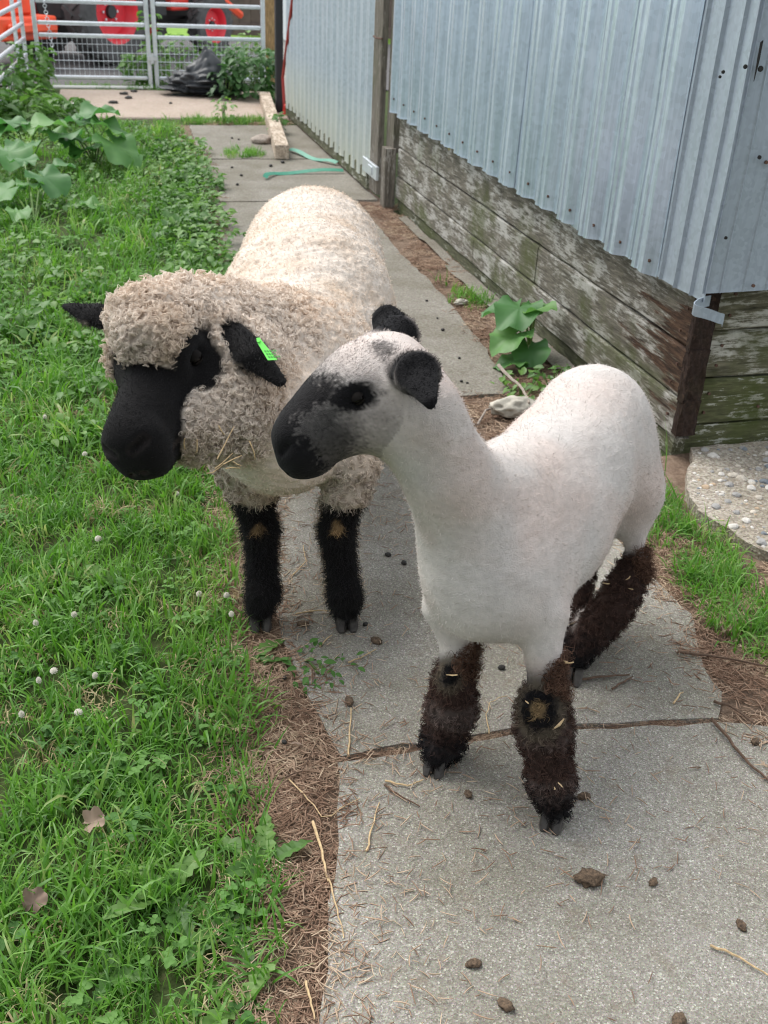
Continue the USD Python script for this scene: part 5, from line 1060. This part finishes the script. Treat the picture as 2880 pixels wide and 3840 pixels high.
def stick(name, pts, r, m, label, cat_, z=.004, group=None, parent=None):
    P_ = np.array([np.r_[pz(x, y, 0)[:2], z+dz] for x, y, dz in pts]); t = np.linspace(0, 1, 3*len(P_)); tt = np.linspace(0, 1, len(P_)); P_ = np.stack([np.interp(t, tt, P_[:, k]) for k in range(3)], 1); P_ = P_+.0012*np.random.default_rng(len(label)).normal(size=P_.shape)*[1, 1, .3]
    return mk(name, tube(P_, np.linspace(r, r*.55, len(P_)), 6), m, parent, label=label, cat=cat_, group=group)
def stickp(m, pts, r):
    return stick('twiglet', pts, r, m, None, None, parent=None)
stick('twig', [(2665, 2715, .01), (2740, 2800, .006), (2810, 2880, .004), (2890, 2945, .003)], .0042, M['twig'], 'brown twig slanting down to the right edge below the slab joint', 'twig')
stick('twig', [(2540, 2455, .004), (2690, 2475, .006), (2900, 2515, .006)], .0036, M['twig'], 'long twig lying on the needles at the right edge', 'twig')
stick('twig', [(2150, 2562, .004), (2250, 2550, .006), (2362, 2540, .004)], .0036, M['twig'], 'thin bark twig right of the front hoof\'s leg', 'twig')
stick('twig', [(2295, 2590, .003), (2340, 2565, .004), (2372, 2545, .003)], .0030, M['twig'], 'short twig just below the thin bark twig', 'twig')
stick('twig', [(2675, 2640, .004), (2740, 2660, .005), (2830, 2725, .004)], .0035, M['twig'], 'twig across the right end of the slab joint', 'twig')
stick('dry_stick', [(1865, 1418, .05), (1900, 1455, .045), (1950, 1500, .05), (1978, 1560, .05)], .0075, M['pale_twig'], 'bleached grey forked stick lying over the pale stone', 'stick')
stick('dry_stick', [(1790, 1600, .004), (1820, 1560, .02), (1880, 1548, .02)], .005, M['pale_twig'], 'short pale bent stick left of the stone', 'stick')
for k, (pts, r, l) in enumerate(((((1308, 2840, 0), (1312, 2740, .004), (1318, 2665, .003)), .0026, 'pale straw lying straight up the slab just above the joint'), (((1375, 3195, 0), (1395, 3110, .003), (1424, 3015, 0)), .0024, 'short pale straw on the slab right of the needle strip'), (((1175, 3085, 0), (1205, 3200, .004), (1232, 3305, 0)), .0036, 'thick straw stalk on the needles along the slab edge'), (((1232, 3290, 0), (1265, 3420, .003), (1290, 3520, 0)), .0020, 'thin straw continuing down the slab edge'), (((1150, 3685, .002), (1165, 3760, .004), (1180, 3830, .002)), .0026, 'straw stalk at the bottom edge beside the grass'), (((2660, 3550, .002), (2770, 3600, .004), (2890, 3672, .002)), .0028, 'long curved straw at the right edge of the front slab'), (((1085, 2930, .002), (1150, 3000, .005), (1215, 3080, .004), (1350, 3000, .002)), .0018, 'thin stalk on the needles below the slab joint'), (((1045, 2930, .002), (1130, 2905, .006), (1195, 2790, .003)), .0020, 'red brown stalk crossing the needle strip at the joint'), (((1440, 2935, .002), (1530, 2955, .003), (1590, 2930, .002)), .0024, 'pale stalk lying left of the rear front hoof'), (((1440, 2950, .002), (1495, 2990, .003), (1575, 3030, .002)), .0028, 'brown stalk below the rear front hoof'), (((1835, 2760, .002), (1820, 2690, .004), (1840, 2640, .006), (1900, 2618, .004)), .0015, 'thin pale loop of straw between the front legs'), (((1110, 2310, .004), (1180, 2300, .006), (1250, 2296, .003)), .0024, 'straw stalk between the woolly sheep\'s hooves'), (((1200, 2430, .002), (1225, 2405, .003), (1245, 2388, .002)), .0022, 'short straw below the woolly sheep\'s right hoof'), (((2520, 2640, .002), (2545, 2615, .003), (2562, 2600, .002)), .0026, 'bright short straw on the slab above the joint at right'), (((1100, 2160, .002), (1150, 2110, .004), (1135, 2050, .003)), .0022, 'curved straw behind the woolly sheep\'s hooves'), (((1305, 2490, .002), (1350, 2475, .003), (1410, 2440, .002)), .0022, 'slanting straw on the slab right of the woolly hooves'))):
    stick('straw', pts, r*.9, M['straw'] if k not in (7, 9) else M['twig'], l, 'straw', .003)
for k, (x, y, s_, l) in enumerate(((345, 3090, .032, 'curled grey brown dead leaf lying in the front lawn'), (125, 3390, .03, 'dry tan dead leaf at the left edge of the lawn'), (1140, 2782, .028, 'narrow pinkish dry leaf on the needles left of the joint'), (2730, 2350, .02, 'small grey dead leaf on the needles right of the slab'))):
    v, f = bigleaf(1, .75, 90+k, .9, .22, -.3, 5) if k != 2 else leaflet(1, .14, 4, .5, 0, 90+k, .1); p = pz(x, y, .02); mk('dead_leaf', (place(v, k*1.3, .25, (p[0], p[1], .022 if k < 2 else .008), .3, s_*1.1), f), M['dead_leaf'], smooth=True, label=l, cat='dead leaf')
for k, (x, y, l) in enumerate(((2490, 1700, 'tall bright grass blade rising at the shed corner'), (2475, 1660, 'second bright grass blade beside the shed corner'), (1720, 520, 'single green blade sprouting under the edge of the metal sheet'))):
    if k < 2: p = pz(x+15*k, 1790, 0); v, f = blade(np.random.default_rng(k), .22-.06*k, .004, .35, 2.4+.6*k, 6)
    else: p = np.array([1.79, 5.37, .54]); v, f = leaflet(.10, .022, 3); v = place(v, -1.4, 1.3)
    mk('grass_blade', (v+[p[0], p[1], p[2]], f), M['grass'], smooth=True, label=l, cat='grass blade')

# ------------------------------------------------------------------ origins at the foot of every thing that was built in world coordinates
for top in stage.GetPrimAtPath('/World').GetChildren():
    if top.GetTypeName() != 'Xform' or top.HasAuthoredReferences(): continue
    x = UsdGeom.Xformable(top); ops = x.GetOrderedXformOps()
    if not ops or any(abs(c) > 1e-9 for c in ops[0].Get()) or any(abs(op.Get()) > 1e-9 for op in ops[1:]): continue
    geo = [UsdGeom.Mesh(p) for p in Usd.PrimRange(top) if p.GetTypeName() == 'Mesh']
    if not geo: continue
    P_ = [np.array(g.GetPointsAttr().Get()) for g in geo]; A = np.vstack(P_); o_ = np.array([(A[:, 0].min()+A[:, 0].max())/2, (A[:, 1].min()+A[:, 1].max())/2, A[:, 2].min()])
    ops[0].Set(Gf.Vec3d(*map(float, o_)))
    for g, q in zip(geo, P_): g.GetPointsAttr().Set(Vt.Vec3fArray.FromNumpy((q-o_).astype(np.float32)))
